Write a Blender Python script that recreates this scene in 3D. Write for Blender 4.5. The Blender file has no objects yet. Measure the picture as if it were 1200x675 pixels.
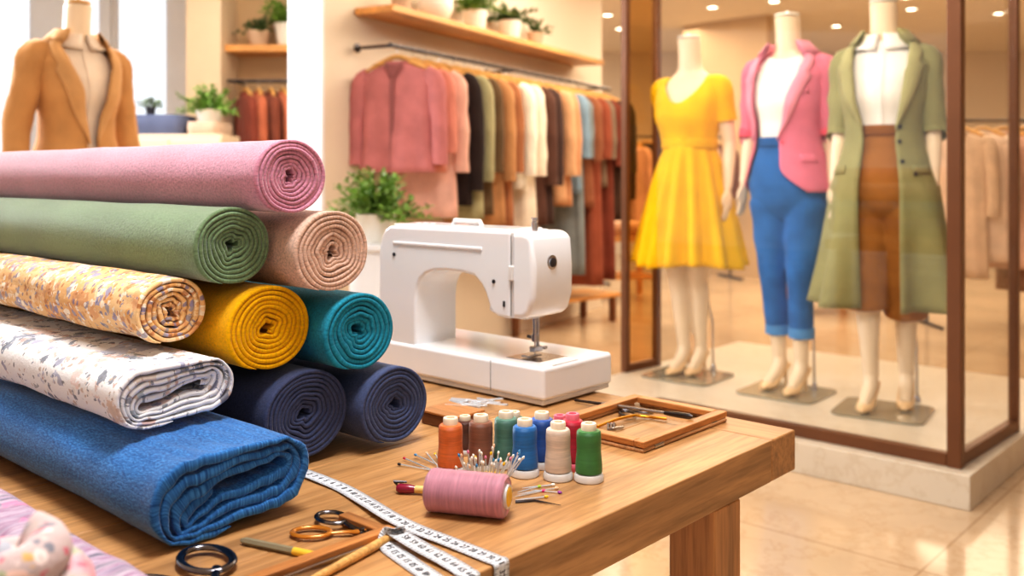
import bpy, bmesh, math, random
from mathutils import Vector, Matrix, noise as mn

RND = random.Random(7)
scene = bpy.context.scene
COL = scene.collection
PI = math.pi
F, HZ, CZ, TZ = 1100.0, 205.0, 1.10, 0.72        # focal length and horizon (1200x675 frame), eye height, table height
CA, SA = .743, .669
ROT = math.atan2(-SA, CA)                         # heading of the table and of the display case


def W(u, v, z=0.0):
    return Vector((CA * u + SA * v, -SA * u + CA * v, z))


def at(x, y, Y):
    return Vector(((x - 600) / F * Y, Y, CZ - (y - HZ) / F * Y))


def tp(x, y, z=0.0):
    Y = F * (CZ - TZ - z) / (y - HZ)
    return Vector(((x - 600) / F * Y, Y, TZ + z))


def lin(c):
    c /= 255.0
    return c / 12.92 if c <= .04045 else ((c + .055) / 1.055) ** 2.4


def rgb(r, g, b):
    return (lin(r), lin(g), lin(b), 1.0)


# ------------------------------------------------------------------ materials
class NT:
    def __init__(self, name):
        self.m = bpy.data.materials.new(name)
        self.m.use_nodes = True
        self.t = self.m.node_tree
        self.b = self.t.nodes['Principled BSDF']
        self.o = self.t.nodes['Material Output']

    def n(self, kind, **kw):
        nd = self.t.nodes.new('ShaderNode' + kind)
        for k, v in kw.items():
            if hasattr(nd, k) and k not in nd.inputs:
                setattr(nd, k, v)
        return nd

    def set(self, nd, **kw):
        for k, v in kw.items():
            k = k.replace('_', ' ')
            s = nd.inputs[k]
            if isinstance(v, bpy.types.NodeSocket):
                self.t.links.new(v, s)
            else:
                s.default_value = v
        return nd

    def link(self, a, b):
        self.t.links.new(a, b)

    def coord(self, which='Object', scale=(1, 1, 1), rot=(0, 0, 0)):
        c = self.n('TexCoord')
        mp = self.n('Mapping')
        mp.inputs['Scale'].default_value = scale
        mp.inputs['Rotation'].default_value = rot
        self.link(c.outputs[which], mp.inputs['Vector'])
        return mp.outputs['Vector']

    def noise(self, vec, scale, detail=3, rough=.5):
        nd = self.n('TexNoise')
        self.link(vec, nd.inputs['Vector'])
        nd.inputs['Scale'].default_value = scale
        nd.inputs['Detail'].default_value = detail
        nd.inputs['Roughness'].default_value = rough
        return nd

    def ramp(self, fac, stops, interp='LINEAR'):
        nd = self.n('ValToRGB')
        cr = nd.color_ramp
        cr.interpolation = interp
        while len(cr.elements) < len(stops):
            cr.elements.new(.5)
        for e, (p, c) in zip(cr.elements, stops):
            e.position = p
            e.color = c if len(c) == 4 else (*c, 1)
        self.link(fac, nd.inputs['Fac'])
        return nd.outputs['Color']

    def mix(self, fac, a, b, mode='MIX'):
        nd = self.n('MixRGB')
        nd.blend_type = mode
        for s, v in ((nd.inputs['Fac'], fac), (nd.inputs['Color1'], a), (nd.inputs['Color2'], b)):
            if isinstance(v, bpy.types.NodeSocket):
                self.link(v, s)
            else:
                s.default_value = v
        return nd.outputs['Color']

    def math(self, op, a, b=0.0):
        nd = self.n('Math')
        nd.operation = op
        for s, v in ((nd.inputs[0], a), (nd.inputs[1], b)):
            if isinstance(v, bpy.types.NodeSocket):
                self.link(v, s)
            else:
                s.default_value = v
        return nd.outputs[0]

    def bump(self, h, strength=.3, dist=.002):
        nd = self.n('Bump')
        nd.inputs['Strength'].default_value = strength
        nd.inputs['Distance'].default_value = dist
        self.link(h, nd.inputs['Height'])
        self.link(nd.outputs['Normal'], self.b.inputs['Normal'])


def plain(name, c, rough=.5, metal=0.0, bump=0, bscale=200, var=0.0, vscale=6, coat=0.0, emit=0.0, spec=.5):
    t = NT(name)
    t.b.inputs['Roughness'].default_value = rough
    t.b.inputs['Metallic'].default_value = metal
    t.b.inputs['Coat Weight'].default_value = coat
    t.b.inputs['Specular IOR Level'].default_value = spec
    v = t.coord('Object')
    nz = t.noise(v, vscale, 3)
    lo = tuple(x * (1 - var) for x in c[:3]) + (1,)
    hi = tuple(min(1, x * (1 + var)) for x in c[:3]) + (1,)
    t.link(t.ramp(nz.outputs['Fac'], [(.3, lo), (.7, hi)]), t.b.inputs['Base Color'])
    if bump:
        t.bump(t.noise(v, bscale, 2).outputs['Fac'], bump)
    if emit:
        t.b.inputs['Emission Color'].default_value = c
        t.b.inputs['Emission Strength'].default_value = emit
    return t.m


def fabric(name, c, var=.10, fscale=250, bump=.9, fleck=.20, sheen=.35, dark=.55, coords='UV', folds=0):
    """woven or felted cloth: mottling, fibre flecks and a soft sheen"""
    t = NT(name)
    v = t.coord(coords)
    big = t.noise(v, 9, 3).outputs['Fac']
    fine = t.noise(v, fscale, 4, .75).outputs['Fac']
    lo = tuple(x * (1 - var) for x in c[:3])
    hi = tuple(min(1, x * (1 + var)) for x in c[:3])
    base = t.ramp(big, [(.3, lo), (.7, hi)])
    fl = t.ramp(fine, [(.3, (1 - fleck * 2.2,) * 3), (.5, (1, 1, 1)), (.72, (1 + fleck * 1.6,) * 3)])
    t.link(t.mix(1.0, base, fl, 'MULTIPLY'), t.b.inputs['Base Color'])
    t.b.inputs['Roughness'].default_value = .9
    t.b.inputs['Specular IOR Level'].default_value = .15
    t.b.inputs['Sheen Weight'].default_value = sheen
    t.b.inputs['Sheen Roughness'].default_value = .35
    t.bump(fine, bump, .0012)
    return t.m


def denim(name, c):
    t = NT(name)
    v = t.coord('UV')
    big = t.noise(v, 7, 4).outputs['Fac']
    v2 = t.coord('UV', (170, 420, 1), (0, 0, .6))
    fine = t.noise(v2, 1.0, 2, .7).outputs['Fac']
    v3 = t.coord('UV', (22, 160, 1))
    slub = t.noise(v3, 1.0, 2, .6).outputs['Fac']
    base = t.ramp(big, [(.3, tuple(x * .85 for x in c[:3])), (.7, tuple(x * 1.15 for x in c[:3]))])
    fl = t.ramp(fine, [(.33, (.48, .54, .62)), (.5, (1, 1, 1)), (.68, (1.9, 1.68, 1.45))])
    a = t.mix(1.0, base, fl, 'MULTIPLY')
    sl = t.ramp(slub, [(.35, (.82, .84, .88)), (.65, (1.15, 1.12, 1.08))])
    t.link(t.mix(1.0, a, sl, 'MULTIPLY'), t.b.inputs['Base Color'])
    t.b.inputs['Roughness'].default_value = .88
    t.b.inputs['Specular IOR Level'].default_value = .2
    t.b.inputs['Sheen Weight'].default_value = .3
    t.b.inputs['Sheen Roughness'].default_value = .4
    t.bump(fine, .6, .0012)
    return t.m


def floral(name, base, layers, wash=None, stretch=(1, 1, 1), cluster=0):
    """printed cotton; layers = (scale, size, raggedness, colours)"""
    t = NT(name)
    v = t.coord('UV', stretch)
    nz = t.noise(v, 60, 3, .6)
    off = t.n('VectorMath')
    off.operation = 'MULTIPLY_ADD'
    t.link(nz.outputs['Color'], off.inputs[0])
    off.inputs[1].default_value = (.012, .012, .012)
    t.link(v, off.inputs[2])
    big = t.noise(v, 6, 3).outputs['Fac']
    if wash:
        cur = t.ramp(big, [(.35, base), (.65, wash)])
    else:
        cur = t.ramp(big, [(.3, tuple(x * .93 for x in base[:3])), (.7, base)])
    for sc, size, rag, cols in layers:
        vo = t.n('TexVoronoi')
        vo.inputs['Scale'].default_value = sc
        t.link(off.outputs[0], vo.inputs['Vector'])
        sep = t.n('SeparateColor')
        t.link(vo.outputs['Color'], sep.inputs[0])
        rg = t.noise(v, sc * 3.2, 3, .65).outputs['Fac']
        d = t.math('ADD', vo.outputs['Distance'], t.math('MULTIPLY', t.math('SUBTRACT', rg, .5), rag))
        thr = t.math('MULTIPLY', sep.outputs[0], size)
        mask = t.math('LESS_THAN', d, thr)
        mask = t.math('MULTIPLY', mask, .82)
        if cluster and sc > 20:
            mask = t.math('MULTIPLY', mask, t.math('GREATER_THAN', t.noise(v, cluster, 2, .6).outputs['Fac'], .47))
        n = len(cols)
        cc = t.ramp(sep.outputs[1], [(i / n, c) for i, c in enumerate(cols)], 'CONSTANT')
        shade = t.ramp(vo.outputs['Distance'], [(0, (.62, .62, .62)), (.35, (1.05, 1.05, 1.05))])
        cc = t.mix(.8, cc, shade, 'MULTIPLY')
        cur = t.mix(mask, cur, cc)
    t.link(cur, t.b.inputs['Base Color'])
    t.b.inputs['Roughness'].default_value = .75
    t.b.inputs['Sheen Weight'].default_value = .1
    t.b.inputs['Specular IOR Level'].default_value = .25
    t.bump(t.noise(t.coord('UV'), 55, 4, .6).outputs['Fac'], .5, .004)
    return t.m


def striped(name):
    t = NT(name)
    v = t.coord('UV')
    w = t.n('TexNoise')
    mp = t.coord('UV', (70, 6, 1), (0, 0, .35))
    s = t.noise(mp, 1.0, 4, .6).outputs['Fac']
    c = t.ramp(s, [(.34, rgb(84, 84, 102)), (.42, rgb(158, 136, 160)), (.47, rgb(186, 168, 184)),
                   (.52, rgb(138, 90, 126)), (.57, rgb(184, 166, 180)), (.66, rgb(104, 96, 116))])
    b = t.noise(v, 26, 3).outputs['Fac']
    m = t.math('GREATER_THAN', b, .62)
    c = t.mix(t.math('MULTIPLY', m, .7), c, rgb(214, 120, 160))
    t.link(c, t.b.inputs['Base Color'])
    t.b.inputs['Roughness'].default_value = .8
    t.bump(s, .5, .006)
    return t.m


def wood(name, c, axis='Y', gscale=1.0, rough=.42, contrast=.42, knots=True, coat=.12):
    """grain runs along the given local axis"""
    t = NT(name)
    sc = {'Y': (26, 1.6, 26), 'X': (1.6, 26, 26), 'Z': (26, 26, 1.6)}[axis]
    v = t.coord('Object', tuple(x * gscale for x in sc))
    g = t.noise(v, 1.0, 6, .62).outputs['Fac']
    v2 = t.coord('Object', tuple(x * gscale * 6 for x in sc))
    f = t.noise(v2, 1.0, 3, .6).outputs['Fac']
    v3 = t.coord('Object')
    b = t.noise(v3, 3.5, 2).outputs['Fac']
    lo = tuple(x * (1 - contrast) ** 1.3 for x in c[:3])
    hi = tuple(min(1, x * (1 + contrast * .6)) for x in c[:3])
    col = t.ramp(g, [(.28, lo), (.5, c), (.72, hi)])
    col = t.mix(1.0, col, t.ramp(f, [(.34, (.76, .72, .66)), (.58, (1.05, 1.05, 1.05))]), 'MULTIPLY')
    col = t.mix(1.0, col, t.ramp(b, [(.3, (.88, .86, .84)), (.7, (1.1, 1.1, 1.1))]), 'MULTIPLY')
    if knots:
        vo = t.n('TexVoronoi')
        vo.inputs['Scale'].default_value = 2.6
        t.link(t.coord('Object', {'Y': (2.4, .8, 2.4), 'X': (.8, 2.4, 2.4), 'Z': (2.4, 2.4, .8)}[axis]), vo.inputs['Vector'])
        k = t.ramp(vo.outputs['Distance'], [(.0, (.30, .22, .16)), (.045, (.55, .45, .38)), (.10, (1, 1, 1))])
        col = t.mix(1.0, col, k, 'MULTIPLY')
    t.link(col, t.b.inputs['Base Color'])
    t.b.inputs['Roughness'].default_value = rough
    t.b.inputs['Coat Weight'].default_value = coat
    t.b.inputs['Coat Roughness'].default_value = .3
    t.bump(f, .12, .001)
    return t.m


def glass(name, tint=(1, 1, 1, 1), refl=.8, rough=.0):
    t = NT(name)
    tr = t.n('BsdfTransparent')
    tr.inputs['Color'].default_value = tint
    gl = t.n('BsdfGlossy')
    gl.inputs['Roughness'].default_value = rough
    lw = t.n('LayerWeight')
    lw.inputs['Blend'].default_value = .5
    fr = t.math('ADD', .035, t.math('MULTIPLY', t.math('POWER', lw.outputs['Facing'], 5.0), .9))
    mx = t.n('MixShader')
    t.link(t.math('MULTIPLY', fr, refl), mx.inputs[0])
    t.link(tr.outputs[0], mx.inputs[1])
    t.link(gl.outputs[0], mx.inputs[2])
    t.link(mx.outputs[0], t.o.inputs['Surface'])
    return t.m


def marble(name, c, tile=.9, rough=.13, joint=True, dark=.8):
    t = NT(name)
    v = t.coord('Object')
    n1 = t.noise(v, 1.3, 6, .6)
    n2 = t.noise(v, 5.0, 5, .65)
    col = t.ramp(n1.outputs['Fac'], [(.3, tuple(x * dark for x in c[:3])), (.5, c), (.7, tuple(min(1, x * 1.1) for x in c[:3]))])
    vein = t.ramp(t.math('ABSOLUTE', t.math('SUBTRACT', n2.outputs['Fac'], .5)), [(.0, (.86, .80, .73)), (.03, (1, 1, 1))])
    col = t.mix(.6, col, vein, 'MULTIPLY')
    if joint:
        br = t.n('TexBrick')
        br.offset = 0.0
        t.link(v, br.inputs['Vector'])
        for k, x in (('Scale', 1.0), ('Mortar Size', .004), ('Brick Width', tile), ('Row Height', tile), ('Mortar Smooth', .2), ('Bias', 0)):
            br.inputs[k].default_value = x
        br.inputs['Color1'].default_value = (1, 1, 1, 1)
        br.inputs['Color2'].default_value = (.95, .94, .93, 1)
        br.inputs['Mortar'].default_value = (.72, .66, .6, 1)
        col = t.mix(1.0, col, br.outputs['Color'], 'MULTIPLY')
    t.link(col, t.b.inputs['Base Color'])
    t.b.inputs['Roughness'].default_value = rough
    return t.m


def thread_mat(name, c, metal=0):
    t = NT(name)
    v = t.coord('Object', (1, 1, 1))
    w = t.n('TexWave')
    w.wave_type = 'BANDS'
    w.bands_direction = 'Z'
    t.link(t.coord('Object', (1, 1, 1), (.05, .03, 0)), w.inputs['Vector'])
    w.inputs['Scale'].default_value = 330
    w.inputs['Distortion'].default_value = 1.2
    w.inputs['Detail'].default_value = 1
    sp = t.noise(t.coord('Object', (30, 30, 420)), 1.0, 3, .6).outputs['Fac']
    col = t.ramp(w.outputs['Fac'], [(0, tuple(x * .72 for x in c[:3])), (.6, c), (1, tuple(min(1, x * 1.12) for x in c[:3]))])
    col = t.mix(1.0, col, t.ramp(sp, [(.3, (.78, .78, .78)), (.7, (1.12, 1.12, 1.12))]), 'MULTIPLY')
    t.link(col, t.b.inputs['Base Color'])
    t.b.inputs['Roughness'].default_value = .42
    t.b.inputs['Sheen Weight'].default_value = .15
    t.bump(w.outputs['Fac'], .5, .0006)
    return t.m


def tape_mat(name):
    t = NT(name)
    c = t.n('TexCoord')
    sx = t.n('SeparateXYZ')
    t.link(c.outputs['UV'], sx.inputs[0])
    x, y = sx.outputs[0], sx.outputs[1]
    edge = t.math('MINIMUM', y, t.math('SUBTRACT', 1.0, y))

    def tick(step, width, reach):
        fr = t.math('FRACT', t.math('DIVIDE', x, step))
        return t.math('MULTIPLY', t.math('LESS_THAN', fr, width / step), t.math('LESS_THAN', edge, reach))
    m = t.math('MAXIMUM', tick(.002, .0005, .13), t.math('MAXIMUM', tick(.005, .0006, .2), tick(.01, .0008, .27)))
    n = t.noise(c.outputs['UV'], 8, 2).outputs['Fac']
    base = t.ramp(n, [(.3, rgb(205, 208, 214)), (.7, rgb(232, 233, 236))])
    t.link(t.mix(t.math('MULTIPLY', m, .85), base, rgb(50, 52, 60)), t.b.inputs['Base Color'])
    t.b.inputs['Roughness'].default_value = .35
    return t.m


# ------------------------------------------------------------------ mesh builder
class MB:
    def __init__(self):
        self.v, self.f, self.uv = [], [], []

    def face(self, ids, uv=None):
        self.f.append(tuple(ids))
        self.uv.append(uv)

    def grid(self, rows, wrap=False, uvs=None, cap0=False, cap1=False):
        b = len(self.v)
        n, m = len(rows), len(rows[0])
        for r in rows:
            self.v.extend(Vector(p) for p in r)
        for i in range(n - 1):
            for j in range(m if wrap else m - 1):
                k = (j + 1) % m
                uv = None
                if uvs:
                    uv = (uvs[i][j], uvs[i][j + 1], uvs[i + 1][j + 1], uvs[i + 1][j])
                self.face((b + i * m + j, b + i * m + k, b + (i + 1) * m + k, b + (i + 1) * m + j), uv)
        if cap0:
            self.face([b + j for j in range(m)][::-1])
        if cap1:
            self.face([b + (n - 1) * m + j for j in range(m)])
        return self

    def box(self, c, s, rot=None):
        b = len(self.v)
        for x in (-.5, .5):
            for y in (-.5, .5):
                for z in (-.5, .5):
                    p = Vector((x * s[0], y * s[1], z * s[2]))
                    if rot:
                        p = rot @ p
                    self.v.append(p + Vector(c))
        for q in ((0, 1, 3, 2), (4, 6, 7, 5), (0, 4, 5, 1), (2, 3, 7, 6), (0, 2, 6, 4), (1, 5, 7, 3)):
            self.face([b + i for i in q])
        return self

    def tube(self, path, rad, n=12, cap=True, closed=False, flat=(1, 1), up=None):
        path = [Vector(p) for p in path]
        k = len(path)
        if not isinstance(rad, (list, tuple)):
            rad = [rad] * k
        rows = []
        ref = Vector(up) if up else None
        for i, p in enumerate(path):
            a = path[(i - 1) % k] if (closed or i > 0) else p
            c = path[(i + 1) % k] if (closed or i < k - 1) else p
            d = (c - a).normalized()
            if ref is None:
                ref = Vector((0, 0, 1)) if abs(d.z) < .9 else Vector((1, 0, 0))
            s = d.cross(ref).normalized()
            t = s.cross(d).normalized()
            if up is None:
                ref = t
            rr = rad[i]
            rows.append([p + (s * math.cos(2 * PI * j / n) * flat[0] + t * math.sin(2 * PI * j / n) * flat[1]) * rr for j in range(n)])
        if closed:
            rows.append(rows[0])
        self.grid(rows, wrap=True, cap0=cap and not closed, cap1=cap and not closed)
        return self

    def lathe(self, prof, n=32, mat=None, cap=True):
        rows = []
        for r, z in prof:
            row = [Vector((r * math.cos(2 * PI * j / n), r * math.sin(2 * PI * j / n), z)) for j in range(n)]
            if mat:
                row = [mat @ p for p in row]
            rows.append(row)
        self.grid(rows, wrap=True, cap0=cap, cap1=cap)
        return self

    def prism(self, outline, y0, y1):
        """outline in (x, z), pushed along y"""
        n = len(outline)
        b = len(self.v)
        for y in (y0, y1):
            for x, z in outline:
                self.v.append(Vector((x, y, z)))
        for i in range(n):
            j = (i + 1) % n
            self.face((b + i, b + j, b + n + j, b + n + i))
        self.face([b + i for i in range(n)][::-1])
        self.face([b + n + i for i in range(n)])
        return self

    def build(self, name, mat, parent=None, loc=None, rotz=None, bevel=0, segs=3, smooth=True, angle=40, subsurf=0, solid=0, recalc=True):
        me = bpy.data.meshes.new(name)
        me.from_pydata([tuple(p) for p in self.v], [], self.f)
        if any(u is not None for u in self.uv):
            lay = me.uv_layers.new(name='UVMap')
            k = 0
            for poly, u in zip(self.f, self.uv):
                for i in range(len(poly)):
                    lay.data[k].uv = u[i] if u else (0, 0)
                    k += 1
        if recalc:
            bm = bmesh.new()
            bm.from_mesh(me)
            bmesh.ops.recalc_face_normals(bm, faces=bm.faces)
            bm.to_mesh(me)
            bm.free()
        if smooth:
            me.shade_smooth()
            me.set_sharp_from_angle(angle=math.radians(angle))
        me.materials.append(mat)
        o = bpy.data.objects.new(name, me)
        COL.objects.link(o)
        if loc is not None:
            o.location = loc
        if rotz is not None:
            o.rotation_euler = (0, 0, rotz)
        if solid:
            md = o.modifiers.new('thick', 'SOLIDIFY')
            md.thickness = solid
            md.offset = 0
        if bevel:
            md = o.modifiers.new('bevel', 'BEVEL')
            md.width = bevel
            md.segments = segs
            md.limit_method = 'ANGLE'
            md.angle_limit = math.radians(35)
            md.harden_normals = True
        if subsurf:
            md = o.modifiers.new('sub', 'SUBSURF')
            md.levels = md.render_levels = subsurf
        if parent:
            o.parent = parent
        return o


def tag(o, label, cat, group=None):
    o['label'] = label
    o['category'] = cat
    if group:
        o['group'] = group
    return o


def thing(name, label, cat, loc=(0, 0, 0), rotz=0, group=None):
    o = bpy.data.objects.new(name, None)
    COL.objects.link(o)
    o.empty_display_size = .05
    o.location = loc
    o.rotation_euler = (0, 0, rotz)
    return tag(o, label, cat, group)


def struct(o):
    o['kind'] = 'structure'
    return o


def copy_tree(o, parent=None):
    c = o.copy()
    COL.objects.link(c)
    c.parent = parent
    for ch in list(o.children):
        copy_tree(ch, c)
    return c


def smoothpath(pts, n=6):
    """Catmull-Rom through the points"""
    P = [Vector(p) for p in pts]
    out = []
    for i in range(len(P) - 1):
        p0, p1, p2, p3 = P[max(i - 1, 0)], P[i], P[i + 1], P[min(i + 2, len(P) - 1)]
        for k in range(n):
            t = k / n
            out.append(.5 * ((2 * p1) + (p2 - p0) * t + (2 * p0 - 5 * p1 + 4 * p2 - p3) * t * t + (3 * p1 - p0 - 3 * p2 + p3) * t ** 3))
    out.append(P[-1])
    return out


def lerp_table(tab, z):
    if z <= tab[0][0]:
        return tab[0][1:]
    for a, b in zip(tab, tab[1:]):
        if z <= b[0]:
            t = (z - a[0]) / (b[0] - a[0])
            t2 = t * t * (3 - 2 * t) * .5 + t * .5
            return tuple(x + (y - x) * t2 for x, y in zip(a[1:], b[1:]))
    return tab[-1][1:]


# ------------------------------------------------------------------ colours in use
M = {}
M['oak'] = wood('oak_table', rgb(184, 138, 90), 'Y')
M['oak_x'] = wood('oak_breadboard', rgb(184, 136, 88), 'X')
M['oak_leg'] = wood('oak_leg', rgb(176, 124, 76), 'Z')
M['tray'] = wood('tray_wood', rgb(190, 128, 72), 'Y', 2.0, knots=False)
M['tray_x'] = wood('tray_wood_cross', rgb(190, 128, 72), 'X', 2.0, knots=False)
M['tray_pale'] = wood('tray_pale', rgb(196, 150, 108), 'Y', 2.0, knots=False)
M['dark_wood'] = wood('dark_wood', rgb(120, 72, 42), 'X', 2.0, knots=False)
M['shelf'] = wood('shelf_wood', rgb(222, 160, 92), 'X', 1.0, knots=False)
M['hanger'] = wood('hanger_wood', rgb(226, 176, 108), 'X', 2.0, knots=False)
M['white_plastic'] = plain('white_plastic', rgb(238, 238, 240), .22, coat=.5, var=.01)
M['off_white_plastic'] = plain('off_white_plastic', rgb(222, 219, 217), .35, var=.01)
M['grey_plastic'] = plain('grey_plastic', rgb(120, 120, 124), .4)
M['dark_plastic'] = plain('dark_plastic', rgb(52, 50, 54), .35)
M['steel'] = plain('steel', rgb(190, 190, 195), .22, 1.0, var=.05)
M['dark_steel'] = plain('dark_steel', rgb(84, 80, 82), .28, 1.0, var=.1)
M['gold'] = plain('amber_metal', rgb(226, 160, 50), .3, .8)
M['bronze'] = plain('bronze_frame', rgb(112, 72, 46), .38, .35, var=.08)
M['skin'] = plain('mannequin_skin', rgb(240, 216, 186), .42, var=.02)
M['cap'] = plain('mannequin_cap', rgb(250, 246, 238), .35)
M['shoe'] = plain('nude_leather', rgb(232, 196, 150), .3, coat=.3)
M['wall'] = plain('wall_cream', rgb(228, 214, 196), .85, var=.03, vscale=2, bump=.05)
M['wall_warm'] = plain('wall_warm', rgb(226, 204, 176), .85, var=.04, vscale=2)
M['wall_tan'] = plain('wall_tan', rgb(204, 174, 138), .8, var=.05, vscale=2)
M['white_paint'] = plain('white_paint', rgb(240, 243, 250), .6, var=.02)
M['ceiling'] = plain('ceiling_paint', rgb(236, 224, 206), .9, var=.02)
M['floor'] = marble('floor_marble', rgb(206, 180, 150))
M['plinth'] = marble('plinth_marble', rgb(214, 202, 184), joint=False, rough=.3, dark=.92)
M['glass'] = glass('clear_glass', (.985, .985, .975, 1), .7)
M['reflection_tint_glass'] = glass('reflection_tint_glass', (.86, .72, .50, 1), 1.0)  # amber tint stands in for the yellow dress reflected in the pane
M['plate_glass'] = plain('smoked_plate', rgb(150, 142, 122), .08, coat=.5, var=.05)
M['window_glass'] = glass('window_glass', (.98, .99, 1, 1), .6)
M['pot_white'] = plain('pot_white', rgb(240, 234, 224), .5)
M['pot_tan'] = plain('pot_tan', rgb(206, 176, 150), .6)
M['soil'] = plain('soil', rgb(60, 44, 32), .95)
M['gunmetal'] = plain('gunmetal', rgb(120, 118, 124), .2, 1.0, var=.2, vscale=60)
M['leaf'] = plain('leaf_green', rgb(112, 150, 62), .5, var=.35, vscale=9)
M['leaf_dark'] = plain('leaf_dark', rgb(88, 112, 66), .55, var=.3, vscale=9)
M['bulb'] = plain('lamp_glow', (1.0, .86, .62, 1), .5, emit=14)
M['lace'] = plain('silver_wire', rgb(226, 232, 240), .3, .6)
M['black_ink'] = plain('black_ink', rgb(46, 46, 54), .6)
M['tape'] = tape_mat('measuring_tape_print')


# ================================================================== THE TABLE
TABLE = thing('work_table', 'sturdy oak work table carrying the fabrics and the sewing machine', 'table', W(0, 0, 0), ROT)
U0, U1, V0, V1 = -2.35, -.623, .17, 1.325
mb = MB()
bw = .077                                           # breadboard end at the far edge
nx = 9
pw = (U1 - U0) / nx
for i in range(nx):
    mb.box((U0 + (i + .5) * pw, (V0 + V1 - bw) / 2, TZ - .03), (pw - .0006, V1 - bw - V0, .06))
mb.build('tabletop', M['oak'], TABLE, bevel=.002, segs=2)
MB().box(((U0 + U1) / 2, V1 - bw / 2 + .0004, TZ - .03), (U1 - U0, bw - .0008, .06)).build('breadboard_end', M['oak_x'], TABLE, bevel=.003, segs=2)
for lu in (U1 - .035, U0 + .035):
    for lv in (1.122, .30):
        MB().box((lu, lv, (TZ - .06) / 2), (.07, .07, TZ - .06)).build('leg', M['oak_leg'], TABLE, bevel=.003)

# ================================================================== FABRIC ROLLS


def roll(name, label, R_, L, mat, loc, shape='round', pitch=.0056, th=.0050, core=.16, amp=.10, seed=1, seg=72, flat=.05,
         wrinkle=.0012, group='fabric rolls stacked on the table', crumple=.0, tilt=0.0, wfreq=7.0, ripple=0.0, end=-1.9):
    rr = random.Random(seed)
    har = [(k, rr.uniform(.4, 1) / (k ** .8), rr.uniform(0, 6.28)) for k in (1, 2, 3, 4, 5, 7)]

    def f(ph):
        return sum(a * math.cos(2 * PI * k * ph + o) for k, a, o in har)

    turns_ = (R_ - core * R_) / pitch

    def pos(t, rho):
        ph = t % 1.0
        q = max(0.0, 1 - rho / R_)
        if shape == 'round':
            a = 2 * PI * (ph - turns_ % 1.0) + end
            w = amp * R_ * (f(a / 6.2832) * q ** 1.15 * .7 + .5 * q ** .6 * mn.noise((math.cos(a) * 1.7, math.sin(a) * 1.7, t * .33 + seed)))
            w += crumple * R_ * q ** .5 * mn.noise((math.cos(a) * 3, math.sin(a) * 3, t * .9 + seed))
            r = max(.0015, rho + w)
            return r * math.cos(a) * (1 + flat), r * math.sin(a) * (1 - flat)
        # folded: flat turns over and under with round ends
        A = flat
        ph = (ph - turns_ + .64) % 1.0
        if ph < .32:
            k = ph / .32
            y, z = A * (1 - 2 * k), rho
            y, z = y, z * (1 + .05 * math.sin(PI * k))
        elif ph < .5:
            k = (ph - .32) / .18
            b = PI / 2 + PI * k
            y, z = -A + rho * math.cos(b), rho * math.sin(b)
        elif ph < .82:
            k = (ph - .5) / .32
            y, z = -A + 2 * A * k, -rho
        else:
            k = (ph - .82) / .18
            b = -PI / 2 + PI * k
            y, z = A + rho * math.cos(b), rho * math.sin(b)
        w = amp * R_ * q ** .7
        z += w * .7 * mn.noise((y * 26, t * .35, seed)) + ripple * q ** .4 * math.sin(y * 260 + t * 1.7) * (abs(y) / A) ** 2
        y += w * .9 * mn.noise((z * 30, t * .4, seed + 9))
        z += tilt * y * q * 1.6
        return y, z

    turn0 = 0.0
    rmin = core * R_
    turns = (R_ - rmin) / pitch
    steps = int(turns * seg)
    K = 26
    rows, uvs = [], []
    s = 0.0
    prev = None
    for i in range(steps + 1):
        t = i / seg
        rho = rmin + pitch * t
        ke = max(0.0, (t - (turns - .06)) / .06)            # the cloth's end lies down flat
        thk = th * (1 - .9 * ke)
        rho -= th * .9 * ke
        gap = .0005 * mn.noise((t * 3.1, seed * 2.0, 0)) * (1 if i < steps - seg * 1.2 else 0)
        full = t > turns - 1.12
        depth = L if full else .09
        e = .0022 * mn.noise((t * 1.3, seed, 3)) - .010 * max(0, 1 - rho / R_) ** 2.2
        y0, z0 = pos(t, rho)
        if prev:
            s += math.hypot(y0 - prev[0], z0 - prev[1])
        prev = (y0, z0)
        row, ur = [], []
        for k in range(K, 0, -1):
            x = -depth * (k / K) ** 1.7 if full else -depth * (k / K)
            d = 0.0
            if full:
                a = 2 * PI * (t % 1.0)
                d = wrinkle * (mn.noise((x * wfreq + math.sin(a) * 1.2, math.cos(a) * 1.6, math.sin(a) * 1.6 + seed)) - .35) * min(1, -x / .03)
                d += wrinkle * .5 * mn.noise((x * wfreq * 3.1 + math.cos(a), math.cos(a) * 3, math.sin(a) * 3 + seed))
            yy, zz = pos(t, rho + gap + d)
            row.append((x + e * (1 - k / K), yy, zz))
            ur.append((x, s))
        for fx, fr in ((-.0008, .02), (.0000, .22), (.0004, .5), (.0, .78), (-.0008, .97), (-.02, 1.0), (-.085, 1.0)):
            yy, zz = pos(t, rho + gap - thk * fr)
            row.append((fx + e, yy, zz))
            ur.append((fx - .001 * fr, s + .0001))
        rows.append(row)
        uvs.append(ur)
    m = MB()
    m.grid(rows, uvs=uvs)
    o = m.build(name, mat, None, loc, ROT, smooth=True, angle=75, recalc=False)
    return tag(o, label, 'fabric roll' if shape == 'round' else 'folded fabric', group)


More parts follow.
